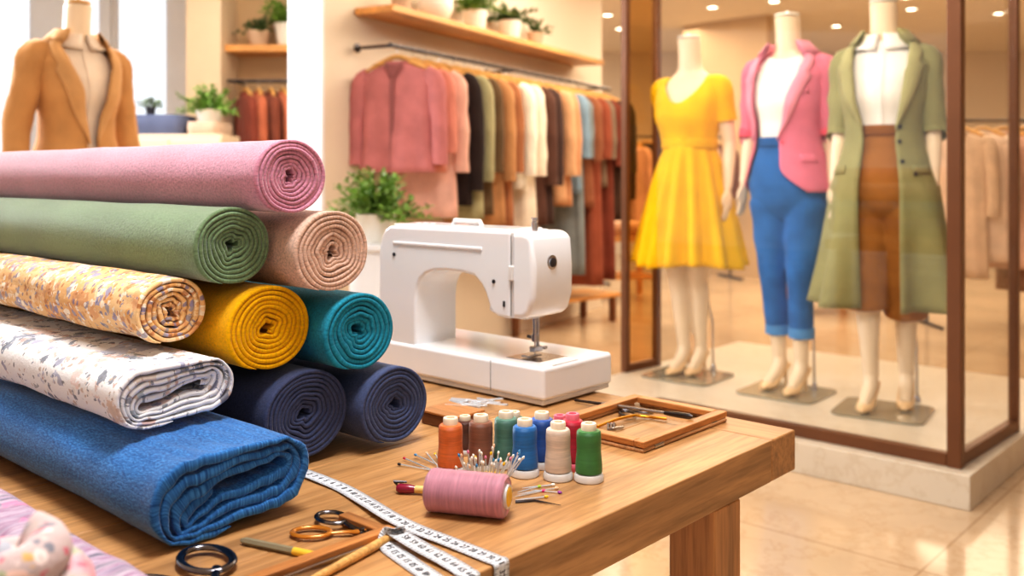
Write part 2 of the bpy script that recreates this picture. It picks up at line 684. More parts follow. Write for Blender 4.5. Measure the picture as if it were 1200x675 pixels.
FR = 'fabric roll'
fab = {
    'pink': fabric('pink_felt', rgb(208, 144, 166), sheen=.9),
    'green': fabric('sage_felt', rgb(118, 142, 106), sheen=.7),
    'blush': fabric('blush_felt', rgb(220, 184, 164), sheen=.4),
    'yellow': fabric('mustard_felt', rgb(236, 174, 12), sheen=.15, fleck=.12),
    'teal': fabric('teal_felt', rgb(44, 142, 168), sheen=.15),
    'navy': fabric('navy_wool', rgb(76, 86, 120), sheen=.2, fleck=.14),
    'navy2': fabric('navy_wool_dark', rgb(72, 80, 112), sheen=.2, fleck=.14),
    'denim': denim('denim_cloth', rgb(54, 112, 176)),
    'orange': floral('apricot_print', rgb(240, 200, 146), [(40, .75, .9, [rgb(250, 232, 204), rgb(214, 150, 96), rgb(246, 214, 170), rgb(222, 160, 110)]),
                                                            (75, .70, .6, [rgb(140, 144, 186), rgb(250, 238, 220), rgb(200, 140, 100), rgb(150, 150, 170), rgb(226, 166, 96)]),
                                                            (150, .60, .3, [rgb(250, 240, 226), rgb(120, 116, 150), rgb(190, 120, 70), rgb(240, 200, 150)])], wash=rgb(232, 178, 112)),
    'white': floral('ivory_print', rgb(238, 236, 236), [(15, .62, 1.3, [rgb(176, 178, 196), rgb(232, 206, 198), rgb(150, 160, 166), rgb(216, 200, 186), rgb(200, 198, 218)]),
                                                        (28, .62, 1.0, [rgb(112, 120, 140), rgb(214, 186, 176), rgb(132, 138, 142), rgb(160, 164, 190), rgb(206, 180, 160)]),
                                                        (60, .62, .7, [rgb(96, 104, 122), rgb(196, 160, 150), rgb(236, 230, 226), rgb(150, 150, 176)]),
                                                        (120, .5, .4, [rgb(236, 230, 228), rgb(120, 122, 130), rgb(200, 176, 160)])], cluster=22),
    'striped': striped('striped_cotton'),
    'tube': floral('rosy_print', rgb(204, 182, 180), [(38, .62, .9, [rgb(236, 170, 180), rgb(244, 204, 190), rgb(176, 184, 196), rgb(240, 190, 96), rgb(232, 150, 160)]),
                                                      (90, .60, .6, [rgb(214, 86, 112), rgb(166, 180, 140), rgb(246, 226, 220), rgb(120, 126, 140)])]),
}
# (s, t, z, R) in the table frame
SPEC = {
    'pink': (.7086, 1.0177, .3773, .0540), 'green': (.6451, 1.0512, .2897, .0548), 'blush': (.7656, 1.0069, .2782, .0607),
    'orange': (.5760, 1.0750, .2135, .0470), 'yellow': (.6895, 1.0374, .1825, .0615), 'teal': (.8093, 1.0037, .1664, .0590),
    'navyA': (.7371, 1.0235, .0651, .0648), 'navyB': (.8617, .9924, .0596, .0594)}


def rl(k, label, mat, **kw):
    s, t, z, r = SPEC[k]
    return roll('fabric_roll', label, r - .0006, 1.5, mat, W(-t, s, TZ + z), **kw)


rl('pink', 'dusty pink felt roll lying alone at the very top of the stack', fab['pink'], seed=3, amp=.11, pitch=.0054)
rl('green', 'sage green felt roll just under the pink roll, left of the blush roll', fab['green'], seed=5, amp=.13, pitch=.0058, flat=.03)
rl('blush', 'pale blush beige felt roll between the pink roll and the teal roll', fab['blush'], seed=8, amp=.12, pitch=.0064, th=.0056)
rl('orange', 'apricot roll of small floral print lying on the white floral folded fabric', fab['orange'], seed=11, amp=.14, pitch=.0068, th=.0052, flat=.06,
   wrinkle=.0045, crumple=.05, wfreq=12)
rl('yellow', 'mustard yellow roll in the middle of the stack', fab['yellow'], seed=14, amp=.10, pitch=.0064, th=.0058)
rl('teal', 'teal blue roll resting on the two navy rolls', fab['teal'], seed=17, amp=.14, pitch=.0068, th=.006)
rl('navyA', 'navy roll on the table beside the folded denim', fab['navy2'], seed=20, amp=.11, pitch=.0062, th=.0055)
rl('navyB', 'navy roll on the table under the teal roll, nearest the sewing machine', fab['navy'], seed=23, amp=.11, pitch=.006, th=.0054)
roll('folded_fabric', 'thick bolt of folded blue denim lying on the table', .046, 1.5, fab['denim'], W(-.885, .547, TZ + .0475), shape='fold', pitch=.0108, th=.0086,
     core=.20, amp=.30, seed=31, flat=.053, wrinkle=.004, tilt=.20, ripple=.0022, group='folded fabrics in the stack')
roll('folded_fabric', 'white floral printed fabric folded flat on top of the denim', .0350, 1.5, fab['white'], W(-1.0, .542, TZ + .1315), shape='fold', pitch=.0062, th=.0046,
     core=.14, amp=.34, seed=37, flat=.040, wrinkle=.004, tilt=.15, wfreq=10, ripple=.0012, group='folded fabrics in the stack')
roll('fabric_roll', 'pink and grey striped fabric roll on the table in front of the denim', .041, 1.6, fab['striped'], W(-.60, .330, TZ + .0405), seed=41, wrinkle=.004, wfreq=9)

# soft rosy printed tube coiled up in front of the striped roll
mb = MB()
path, n = [], 180
cu, cv = -.668, .245
for i in range(n):
    a = 2 * PI * (i / n) * 4.3 + .6
    zz = .017 + .118 * (i / n)
    rr_ = .033 if i < n * .80 else .033 - .020 * (i - n * .80) / (n * .2)
    path.append((rr_ * math.cos(a) * 1.15, rr_ * math.sin(a), zz))
rows, uvs = [], []
b = 16
for i, p in enumerate(path):
    p = Vector(p)
    d = (Vector(path[min(i + 1, n - 1)]) - Vector(path[max(i - 1, 0)])).normalized()
    sd = d.cross(Vector((0, 0, 1))).normalized()
    upv = sd.cross(d)
    r_ = .0158 * (1 + .05 * mn.noise((i * .3, 1, 2)))
    if i in (0, n - 1):
        r_ *= .55
    rows.append([p + (sd * math.cos(2 * PI * j / b) + upv * math.sin(2 * PI * j / b)) * r_ for j in range(b)])
    uvs.append([(i * .006, j * .0062) for j in range(b + 1)])
mb.grid(rows, wrap=True, uvs=uvs, cap0=True, cap1=True)
o = mb.build('fabric_coil', fab['tube'], None, W(cu, cv, TZ), ROT)
tag(o, 'soft tube of white and rose printed cloth coiled before the striped roll', 'fabric')

# ================================================================== SEWING MACHINE
SM = thing('sewing_machine', 'white sewing machine standing on the oak table behind the spools', 'sewing machine', W(-.981, 1.166, TZ), ROT)
wp = M['white_plastic']
# base with a darker plinth
MB().box((-.21, .095, .0385), (.42, .19, .055)).build('base', wp, SM, bevel=.007, segs=4)
MB().box((-.21, .095, .0075), (.412, .182, .009)).build('base_foot', M['off_white_plastic'], SM, bevel=.003)
for fx in (-.39, -.03):
    for fy in (.03, .16):
        MB().lathe([(.008, 0), (.008, .0035)], 16, Matrix.Translation((fx, fy, 0))).build('rubber_foot', M['dark_plastic'], SM)
arm = [(-.4185, .060), (-.4185, .150), (-.4165, .235), (-.410, .262), (-.400, .276), (-.385, .2835), (-.0765, .2850),
       (-.0765, .1375), (-.0900, .1380), (-.1060, .1395), (-.1180, .1440), (-.1240, .1510),
       (-.1300, .1660), (-.1360, .1790), (-.1460, .1920), (-.1620, .2040), (-.1900, .2078), (-.2332, .2085), (-.2650, .2060),
       (-.2860, .1990), (-.3010, .1880), (-.3095, .1720), (-.3125, .1517), (-.3125, .060)]
mb = MB()
mb.prism(arm, .004, .112)
mb.build('arm', wp, SM, bevel=.006, segs=4, angle=50)
head = [(-.0755, .2850), (-.050, .2847), (-.036, .2815), (-.029, .272), (-.0245, .225), (-.0255, .178), (-.034, .152), (-.046, .1400), (-.0755, .1375)]
mb = MB()
mb.prism(head, .004, .112)
mb.build('head_cover', wp, SM, bevel=.010, segs=5, angle=50)
MB().box((-.0755, .058, .211), (.014, .102, .143)).build('seam_filler', M['off_white_plastic'], SM)
# details on the front: seam groove, long raised lid, screws, thread guide, levers
MB().box((-.258, .0036, .252), (.232, .004, .006)).build('lid_edge', wp, SM, bevel=.0018)
MB().box((-.238, .060, .2855), (.30, .085, .004)).build('top_lid', wp, SM, bevel=.0018)
mb = MB()
mb.tube([(-.285, .075, .286), (-.280, .075, .2945), (-.215, .075, .2945), (-.210, .075, .286)], .0045, 12, flat=(1, 1))
mb.build('carry_handle', M['off_white_plastic'], SM)
for i, px_ in enumerate((-.385, -.365, -.345)):
    MB().lathe([(.006, .283), (.006, .2875), (.004, .2885)], 14, Matrix.Translation((px_ + .02, .06, 0))).build('top_button', M['off_white_plastic'], SM)
ry = Matrix.Rotation(PI / 2, 4, 'X')


def disc(name, x, z, r, mat, y=.004, h=.002):
    return MB().lathe([(r, 0), (r, h), (r * .7, h * 1.3)], 18, Matrix.Translation((x, y, z)) @ ry).build(name, mat, SM)


disc('screw', -.3720, .2300, .0036, M['dark_steel'])
disc('screw', -.1139, .1983, .0034, M['dark_steel'])
MB().box((-.0900, .0034, .1620), (.0045, .003, .010)).build('thread_slot', M['dark_plastic'], SM, bevel=.001)
MB().box((-.0735, .0036, .2150), (.009, .008, .025)).build('take_up_lever', M['off_white_plastic'], SM, bevel=.002)
MB().tube([(-.127, .012, .158), (-.128, .012, .149), (-.122, .012, .146), (-.117, .012, .150)], .0025, 8).build('thread_cutter', wp, SM)
MB().box((-.0685, .05, .1385), (.018, .05, .006)).build('needle_clamp_cover', M['off_white_plastic'], SM, bevel=.002)
# end plate dial
rx = Matrix.Rotation(PI / 2, 4, 'Y')
em = MB()
em.lathe([(.0125, 0), (.0125, .003), (.010, .0045)], 28, Matrix.Translation((-.0275, .052, .2330)) @ rx)
d1_ = em.build('end_dial', M['steel'], SM)
MB().lathe([(.008, 0), (.008, .0016), (.003, .0024)], 24, Matrix.Translation((-.0235, .052, .2330)) @ rx).build('dial_centre', M['dark_plastic'], d1_)
MB().lathe([(.0055, .284), (.0055, .2995), (.0042, .3005), (.0042, .3045), (.006, .3055), (.006, .3075)], 18, Matrix.Translation((-.062, .05, 0))).build('pressure_knob', M['steel'], SM)
# needle bar, presser foot, plate
NX, NY = -.070, .060
nb = MB()
nb.tube([(NX, NY, .142), (NX, NY, .098)], .0036, 14)
nb.lathe([(.006, .094), (.006, .106)], 14, Matrix.Translation((NX, NY, 0)))
nb.tube([(NX, NY, .1), (NX, NY, .068)], [.0016, .0007], 8)
nb.build('needle_bar', M['steel'], SM)
MB().tube([(NX - .006, NY, .100), (NX - .016, NY, .101)], .0028, 10).build('needle_screw', M['dark_steel'], SM)
pf = MB()
pf.tube([(NX - .007, NY + .016, .140), (NX - .007, NY + .016, .082)], .0032, 12)
pf.box((NX - .004, NY + .008, .080), (.012, .022, .009))
pf.box((NX - .002, NY - .006, .0705), (.020, .030, .0028))
pf.tube([(NX + .012, NY + .010, .083), (NX + .020, NY + .006, .085)], .003, 8)
pf.build('presser_foot', M['steel'], SM, bevel=.0006)
MB().box((NX, NY + .005, .0664), (.075, .075, .0012)).build('needle_plate', M['steel'], SM, bevel=.0004)
MB().box((-.0295, .062, .0664), (.052, .07, .0010)).build('bobbin_cover', M['off_white_plastic'], SM, bevel=.0006)
# seams of the extension tray
MB().box((-.118, -.0002, .038), (.0010, .0008, .052)).build('tray_seam', M['grey_plastic'], SM)
MB().box((-.0745, .0040, .211), (.0012, .0008, .135)).build('head_seam', M['grey_plastic'], SM)
MB().box((.0001, .062, .057), (.0004, .09, .0006)).build('tray_seam', M['off_white_plastic'], SM)

# ================================================================== SPOOLS
SPG = 'thread spools standing on the table'


def spool(px, py, c, label, k=1.0, capc=None, kh=1.0):
    t = thing('thread_spool', label, 'thread spool', tp(px, py), RND.uniform(0, 6), SPG)
    MB().lathe([(.0172 * k, .0), (.0185 * k, .0015), (.0185 * k, .0065 * kh), (.0172 * k, .0095 * kh), (.014 * k, .0105 * kh)], 36).build('spool_base', M['off_white_plastic'] if capc is None else capc, t)
    pr = [(.0155 * k, .0108 * kh)]
    for i in range(13):
        f = i / 12
        pr.append(((.0166 - .0018 * f + .0004 * math.sin(f * 9)) * k, (.0115 + .0495 * f) * kh))
    pr += [(.0135 * k, .0627 * kh), (.0095 * k, .0632 * kh)]
    MB().lathe(pr, 40).build('thread', thread_mat('thread_' + label.split()[0], c), t)
    MB().lathe([(.0095 * k, .0628 * kh), (.0097 * k, .0700 * kh), (.0090 * k, .0715 * kh), (.0055 * k, .0715 * kh), (.0050 * k, .066 * kh)], 26).build('spool_cap', capc or M['spool_tan'], t)
    return t


M['spool_tan'] = plain('spool_cap', rgb(238, 222, 198), .5, var=.04)
M['spool_pink'] = plain('spool_cap_pink', rgb(238, 120, 140), .5)
spool(690, 563, rgb(62, 128, 62), 'green thread spool at the front right end of the group')
spool(654, 561, rgb(226, 202, 182), 'cream thread spool between the green and the bright blue spools')
spool(615, 557, rgb(14, 112, 186), 'bright blue thread spool in the front row left of the cream one')
spool(593, 546, rgb(84, 134, 118), 'grey-green thread spool between the brown and bright blue spools')
spool(563.5, 551, rgb(138, 86, 64), 'brown thread spool between the orange and the grey-green ones')
spool(528, 555, rgb(224, 112, 46), 'orange thread spool at the left end of the group')
spool(635, 547, rgb(30, 88, 172), 'royal blue thread spool half hidden behind the cream spool')
spool(671, 549, rgb(206, 30, 62), 'red thread spool behind the cream and green spools', .92, M['spool_pink'])
spool(545, 531, rgb(92, 46, 28), 'small dark brown spool peeping out behind the orange one', .8, kh=.72)
spool(602, 535.5, rgb(62, 120, 98), 'small bottle green spool hiding behind the grey-green one', .9, M['spool_tan'], .86)
spool(656, 536, rgb(190, 24, 56), 'small crimson spool hiding behind the cream one', .85, M['spool_pink'], .80)

# lying pink spool
A = Vector((-.0938, 1.0636, TZ + .0240))
B = Vector((-.0057, 1.0385, TZ + .0240))
LS = thing('thread_spool', 'large lilac pink thread spool lying on its side before the others', 'thread spool', A, math.atan2((B - A).y, (B - A).x), 'thread spools standing on the table')
LS['group'] = 'lying thread spool'
Ln = (B - A).length
pr = [(.0120, 0.0003), (.0205, .0), (.0232, .0022)] + [(.0238 + .0002 * math.sin(i * 2.1), .004 + (Ln - .008) * i / 16) for i in range(17)] + [(.0232, Ln - .0022), (.0205, Ln), (.0135, Ln - .0006)]
my = Matrix.Rotation(PI / 2, 4, 'Y')
lilac = thread_mat('thread_lilac', rgb(206, 142, 160))
# this roll's axis is local z: turn the object so that the winding follows it
o = MB().lathe(pr, 48).build('thread', lilac, LS)
o.rotation_euler = (0, PI / 2, 0)
MB().lathe([(.0132, Ln - .004), (.0132, Ln + .0026), (.0105, Ln + .0026)], 28, my).build('spool_rim', M['off_white_plastic'], LS)
MB().lathe([(.0106, Ln - .004), (.0106, Ln + .0030), (.009, Ln + .0036), (.004, Ln + .0030)], 24, my).build('spool_core', M['yellow_plastic'] if 'yellow_plastic' in M else plain('yellow_plastic', rgb(240, 190, 50), .4), LS)
MB().lathe([(.011, -.002), (.0115, .004)], 24, my).build('spool_core', M['off_white_plastic'], LS)

# ================================================================== PINS
pin_cols = {'white': plain('pin_white', rgb(246, 240, 228), .3), 'yellow': plain('pin_yellow', rgb(240, 196, 40), .3), 'pink': plain('pin_pink', rgb(226, 130, 160), .3),
            'blue': plain('pin_blue', rgb(70, 140, 190), .3), 'peach': plain('pin_peach', rgb(240, 196, 160), .3), 'lime': plain('pin_lime', rgb(176, 210, 70), .3),
            'purple': plain('pin_purple', rgb(160, 80, 170), .3), 'red': plain('pin_red', rgb(190, 24, 60), .3), 'magenta': plain('pin_magenta', rgb(220, 50, 130), .3),
            'black': plain('pin_black', rgb(40, 32, 34), .35)}
pc = Vector((-.030, 1.128, TZ))
o = MB().lathe([(.016, 0), (.027, .004), (.030, .010), (.026, .016), (.014, .020), (.004, .021)], 28).build('pincushion', plain('ochre_felt', rgb(206, 158, 60), .9, bump=.3), None, pc)
tag(o, 'low ochre pincushion full of pins behind the lying pink spool', 'pincushion')


def pin(base, tip, c, label, group, r=.0009, hr=.0016):
    """a straight pin: shaft from base to tip, round head at the tip"""
    base, tip = Vector(base), Vector(tip)
    d = tip - base
    o = MB().tube([(0, 0, 0), d * .25, d], [r * .3, r, r], 6).build('pin', M['lace'], None, base)
    tag(o, label, 'pin', group)
    q = d.normalized()
    h = MB()
    h.tube([d - q * hr * 1.4, d - q * hr * .7, d, d + q * hr * .9, d + q * hr * 1.5], [hr * .45, hr * .95, hr, hr * .8, hr * .3], 8)
    h.build('pin_head', pin_cols[c], o)
    return o


rr = random.Random(4)
order = ['white', 'peach', 'white', 'blue', 'white', 'pink', 'white', 'peach', 'yellow', 'white', 'white', 'blue']
for i in range(40):
    c = order[i % len(order)]
    x = -.026 + .054 * (i / 39) + rr.uniform(-.003, .003)
    y = rr.uniform(-.014, .012)
    lean = x * .35 + rr.uniform(-.003, .007)
    b_ = pc + Vector((x * .85, y, .012))
    t_ = pc + Vector((x + lean, y * 1.2, .038 + rr.uniform(-.004, .014) - abs(x) * .15))
    pin(b_, t_, c, 'pin with a %s head standing in the pincushion behind the lying spool' % c, 'pins with %s heads in the pincushion' % c)
loose_r = [((606, 577), (632, 570), 'lime'), ((603, 582), (637, 575), 'magenta'), ((604, 586), (640, 582), 'yellow'), ((622, 574), (656, 577), 'purple'),
           ((606, 579), (652, 572), 'peach'), ((612, 572), (648, 568), 'white')]
for a, b_, c in loose_r:
    pin(tp(*a, .0016), tp(*b_, .0018), c, 'loose pin with a %s head lying right of the pink spool' % c, 'loose pins right of the pink spool', .0008, .0019)
loose_l = [((516, 553), (468, 544), 'black'), ((519, 556), (474, 537), 'red'), ((522, 549), (487, 533), 'blue'), ((518, 552), (500, 531), 'peach'), ((521, 551), (510, 532), 'yellow')]
for i, (a, b_, c) in enumerate(loose_l):
    pin(tp(*a, .0016 + i * .0006), tp(*b_, .003 + i * .0012), c, 'loose pin with a %s head lying left of the spools' % c, 'loose pins left of the orange spool', .0009, .0019)
# black needle lying at the right
o = MB().tube([(0, 0, 0), (tp(632, 586) - tp(604, 588)) * .8, tp(657, 592) - tp(604, 588)], [.0016, .0014, .0003], 8).build('sewing_needle', M['dark_steel'], None, tp(604, 588, .0017))
tag(o, 'dark sewing needle lying on the table right of the pink spool', 'needle')
# short red-handled seam ripper, left of the lying spool
sr_a, sr_b = tp(465, 572, .006), tp(497, 574, .006)
d = sr_b - sr_a
SR = thing('seam_ripper', 'small seam ripper with a dark red handle left of the lying spool', 'seam ripper', sr_a, math.atan2(d.y, d.x))
l_ = d.length
MB().tube([(0, 0, 0), (.004, 0, .0), (l_ * .5, 0, 0), (l_ * .7, 0, 0)], [.0035, .0058, .0052, .004], 14).build('handle', plain('dark_red', rgb(140, 22, 58), .25, coat=.4), SR)
MB().tube([(l_ * .68, 0, 0), (l_ * 1.03, 0, 0)], .0046, 14).build('ferrule', plain('pale_wood', rgb(230, 196, 120), .5), SR)
MB().tube([(0, .001, .0035), (-.004, .0015, .007), (l_ * .35, .002, .0075)], [.0018, .0022, .0012], 8).build('blade', M['dark_steel'], SR)

# safety pins in a loose pile beside the machine, wooden block
rr = random.Random(12)
for i in range(22):
    x, y = 545 + rr.uniform(-14, 38), 474 + rr.uniform(-6, 3)
    m = MB()
    q = [(-.014, 0, 0), (-.016, .002, 0), (-.015, .0042, 0), (-.012, .0046, 0), (.012, .0058, 0), (.0155, .004, 0), (.016, .0015, 0), (.013, 0, 0), (-.014, 0, 0)]
    m.tube(q, .0010, 6)
    m.box((.0145, .003, 0), (.006, .006, .0022))
    o = m.build('safety_pin', M['lace'], None, tp(x, y, .0012 + .0010 * i), rr.uniform(-.9, .6))
    tag(o, 'silver safety pin in the loose pile before the sewing machine', 'safety pin', 'silver safety pins in the pile')
bx = thing('wooden_box', 'small dark wooden box between the navy roll and the brown spools', 'box', W(-1.055, .975, TZ), ROT)
MB().box((.027, .03, .009), (.074, .06, .018)).build('box_body', M['dark_wood'], bx, bevel=.002)
MB().box((.027, .03, .0200), (.078, .064, .004)).build('lid', M['tray_x'], bx, bevel=.0015)

# ================================================================== TRAYS OF TOOLS


def frame_tray(label, u0, u1, v0, v1, w=.016, z0=0.0, h=.009, open_side=None):
    t = thing('wooden_tray', label, 'tray', W(u1, v0, TZ), ROT)
    du, dv = u1 - u0, v1 - v0
    MB().box((-w / 2, dv / 2, z0 + h / 2), (w, dv, h)).build('rail', M['tray'], t, bevel=.0015)
    MB().box((-du + w / 2, dv / 2, z0 + h / 2), (w, dv, h)).build('rail', M['tray'], t, bevel=.0015)
    MB().box((-du / 2, w / 2, z0 + h / 2), (du - 2 * w - .0004, w, h)).build('rail', M['tray_x'], t, bevel=.0015)
    MB().box((-du / 2, dv - w / 2, z0 + h / 2), (du - 2 * w - .0004, w, h)).build('rail', M['tray_x'], t, bevel=.0015)
    return t


tr = frame_tray('shallow oak frame tray holding tools near the far corner of the table', -.895, -.722, 1.070, 1.298, .017, .0068, .0088)
MB().box((-.0865, .008, .0030), (.172, .016, .0060)).build('lower_rail', M['tray_pale'], tr, bevel=.0025)
MB().tube([(-.004, .003, .0034), (-.002, .224, .0034)], [.0034, .0034], 12).build('metal_rod', M['tray_pale'], tr)
for yy in (.028, .175):
    MB().tube([(-.0038, yy, .0036), (-.0034, yy + .022, .0036)], .0042, 12).build('rod_clip', M['steel'], tr)
MB().box((-.0865, .224, .003), (.14, .012, .006)).build('lower_rail', M['tray_pale'], tr, bevel=.002)
MB().box((-.165, .11, .003), (.012, .2, .006)).build('lower_rail', M['tray_pale'], tr, bevel=.002)
tl = thing('corner_tray', 'open oak corner tray at the near edge of the table, beside the scissors', 'tray', W(-.744, .360, TZ), ROT)
MB().box((-.007, .143, .0065), (.014, .286, .013)).build('rail', M['tray'], tl, bevel=.0015)
MB().box((-.047, .279, .0055), (.065, .014, .011)).build('rail', M['tray_x'], tl, bevel=.0015)
MB().box((-.047, .007, .0055), (.065, .014, .011)).build('rail', M['tray_x'], tl, bevel=.0015)

# long awl resting across the far tray
a, b_ = tp(674, 469, .004), tp(812, 488.5, .020)
d = b_ - a
AW = thing('awl', 'long steel awl with a dark tip resting across the far tray', 'awl', a)
MB().tube([d * 0, d * .25, d * .5], [.0022, .0026, .0024], 10).build('handle', M['dark_steel'], AW)
MB().tube([d * .25, d * .45, d * .8], [.0032, .0030, .0026], 10).build('shaft', M['steel'], AW)
MB().tube([d * .78, d * .84, d * .97, d], [.0028, .0042, .0046, .002], 10).build('tip', M['dark_steel'], AW)
# small dark scissors inside the far tray


def ring(m, c, rx_, ry_, r, ang, n=28, zt=0):
    pts = []
    for i in range(n):
        a_ = 2 * PI * i / n
        x, y = rx_ * math.cos(a_), ry_ * math.sin(a_)
        pts.append((c[0] + x * math.cos(ang) - y * math.sin(ang), c[1] + x * math.sin(ang) + y * math.cos(ang), c[2] + zt * math.cos(a_)))
    m.tube(pts, r, 10, closed=True, up=(0, 0, 1), flat=(1.15, .8))
    return m


def scissors(label, pivot, heading, scale, mats, z, spread=.35, blade=.06, ringr=.022):
    """pivot at the origin, blades along +x, finger loops along -x"""
    t = thing('scissors', label, 'scissors', pivot, heading)
    for s, mt in ((1, mats[0]), (-1, mats[1])):
        m = MB()
        c = (-.062 * scale, s * (.018 + spread * .03) * scale, z + s * .0012)
        ring(m, c, ringr * 1.15 * scale, ringr * .78 * scale, .0034 * scale, s * -.32)
        m.tube(smoothpath([(-.041 * scale, s * (.016 + spread * .018) * scale, z + s * .0012), (-.022 * scale, s * .0075 * scale, z + s * .001), (0, 0, z), (.006 * scale, -s * .002 * scale, z)], 5),
               [.0032 * scale] * 8 + [.0042 * scale] * 8, 10, up=(0, 0, 1), flat=(1.2, .7))
        hnd = m.build('handle', mt, t)
        bl = MB()
        L_ = blade
        bl.prism([(0, -.001), (0, .001), (L_, .0003), (L_, -.0003)], -.004 * scale, .004 * scale)
        for i, p in enumerate(bl.v):
            k = p.x / L_
            y = p.y * (1 - .85 * k) - s * .10 * p.x * spread * 2
            bl.v[i] = Vector((p.x, y, z + p.z - s * .001))
        bl.build('blade', mats[2], t)
    MB().lathe([(.0038 * scale, z - .003), (.0038 * scale, z + .0034), (.002 * scale, z + .004)], 16).build('pivot_screw', mats[2], t)
    return t


pv = tp(722, 481, 0)
q = tp(690, 474, 0) - pv
scissors('small dark scissors lying in the far tray beneath the awl', pv, math.atan2(q.y, q.x), .62, (M['dark_steel'], M['dark_steel'], M['dark_steel']), .004, .5, .05)
# little silver clasp in the far tray
cp = thing('metal_clasp', 'little silver clasp in the far tray behind the green spool', 'clasp', tp(716, 503), .4)
for k in range(3):
    MB().tube([(-.008 + k * .005, -.006, .003), (-.004 + k * .005, .002, .008), (.002 + k * .005, .008, .003)], .0018, 8).build('clasp_wire', M['steel'], cp)
MB().box((.008, -.006, .003), (.02, .005, .003)).build('clasp_tongue', M['steel'], cp, bevel=.001)
a, b_ = tp(700, 500, .003), tp(742, 487, .006)
o = MB().tube(smoothpath([(0, 0, 0), (b_ - a) * .5 + Vector((0, .003, .001)), (b_ - a), (b_ - a) + Vector((.016, .003, -.002)), (b_ - a) + Vector((.05, -.012, -.002))], 6), .0022, 10).build('wire_hook', M['gold'], None, a)
tag(o, 'bent brass wire hook lying inside the far tray', 'hook')

# scissors at the near left: ring in view, blades out of frame
pv = tp(266, 700, 0)
q = tp(352, 730, 0) - pv
scissors('large steel scissors with round loops in front of the denim, lowest on the table', pv, math.atan2(q.y, q.x), 1.12, (M['gunmetal'], M['gunmetal'], M['steel']), .006, .45, .10, .026)
pv = tp(424, 629, 0)
q = tp(470, 637, 0) - pv
scissors('scissors with amber and black loops beside the end of the denim bolt', pv, math.atan2(q.y, q.x), .80, (M['gunmetal'], M['amber_handle'] if 'amber_handle' in M else plain('amber_handle', rgb(190, 118, 34), .25, .3, coat=.5), M['dark_steel']), .0055, .20, .024)
# pencil stub
a, b_ = tp(283, 633, .004), tp(369, 651, .004)
d = b_ - a
PS = thing('pencil', 'short grey pencil with a yellow end lying left of the corner tray', 'pencil', a, math.atan2(d.y, d.x))
l_ = d.length
MB().tube([(0, 0, 0), (l_ * .06, 0, 0), (l_ * .72, 0, 0)], [.0022, .0038, .0038], 6).build('barrel', M['grey_olive'] if 'grey_olive' in M else plain('grey_olive', rgb(140, 130, 104), .4), PS)
MB().tube([(l_ * .72, 0, 0), (l_, 0, 0)], .0040, 10).build('end', plain('pencil_yellow', rgb(236, 190, 60), .4), PS)
# steel ruler edge and tapered wooden stick beside the corner tray
a, b_ = W(-.7385, .40, TZ), W(-.7385, .615, TZ)
o = MB().box((0, .1075, .0045), (.004, .215, .009)).build('steel_ruler', M['steel'], None, a, ROT, bevel=.0005)
tag(o, 'narrow steel ruler standing on edge along the corner tray', 'ruler')
a, b_ = tp(350, 688, .005), tp(468, 624, .005)
o = MB().tube([(0, 0, 0), (b_ - a) * .5, (b_ - a) * .97, b_ - a], [.0034, .0046, .0050, .0036], 14).build('wooden_stick', M['hanger'], None, a)
tag(o, 'pale tapered wooden stick lying beside the corner tray', 'stick')

# ================================================================== MEASURING TAPE
TW = .0215
ctr = []


def edge_pt(v, z=TZ):
    return W(U1, v, z)


def addp(p, w, up):
    ctr.append((Vector(p), Vector(w).normalized()))


ZU = Vector((0, 0, 1))
UH = W(1, 0)                                     # outward from the table edge


class Ribbon:
    def __init__(self, keys, n=10):
        '''keys: (point, normal)'''
        self.p = smoothpath([k[0] for k in keys], n)
        nn = smoothpath([k[1] for k in keys], n)
        N = len(self.p)
        self.arc = [0]
        for i in range(1, N):
            self.arc.append(self.arc[-1] + (self.p[i] - self.p[i - 1]).length)
        self.d = [(self.p[min(i + 1, N - 1)] - self.p[max(i - 1, 0)]).normalized() for i in range(N)]
        self.w = [nn[i].cross(self.d[i]).normalized() for i in range(N)]
        self.n = [self.d[i].cross(self.w[i]).normalized() for i in range(N)]
        self.N = N

    def at(self, s, off, lift):
        i = 0
        while i < self.N - 2 and self.arc[i + 1] < s:
            i += 1
        k = (s - self.arc[i]) / max(1e-9, self.arc[i + 1] - self.arc[i])
        return self.p[i].lerp(self.p[i + 1], k) + self.w[i].lerp(self.w[i + 1], k) * off + self.n[i].lerp(self.n[i + 1], k).normalized() * lift


def over_edge(v, dv, du):
    '''keys of a tape falling over the table edge; (du, dv) is its heading on the table'''
    k = Vector((du, dv)).normalized()
    du, dv = k.x, k.y
    nm = (ZU + UH).normalized()
    base = W(U1, v)
    out = [(base + W(-.010 * du, -.010 * dv) + ZU * (TZ + .0018), ZU), (base + W(.0012, .002 * dv) + ZU * (TZ + .0008), nm)]
    for s in (.012, .05, .10, .16):
        out.append((W(U1 + .0018, v + dv * s) + ZU * (TZ - du * s), UH))
    return out


s1 = [tp(352, 552, .0015), tp(376, 561, .003), tp(402, 572, .0022), tp(430, 588, .004), tp(456, 604, .0062), tp(486, 619, .0045), tp(520, 632, .003), tp(548, 643, .0022), tp(568, 651, .002)]
hd = s1[-1] - s1[-3]
hu, hv = hd.x * CA - hd.y * SA, hd.x * SA + hd.y * CA
k_ = s1[-1]
eu, ev = k_.x * CA - k_.y * SA, k_.x * SA + k_.y * CA
v_cross = ev + hv / hu * (U1 - eu)
R1 = Ribbon([(p, ZU) for p in s1] + over_edge(v_cross, hv, hu))
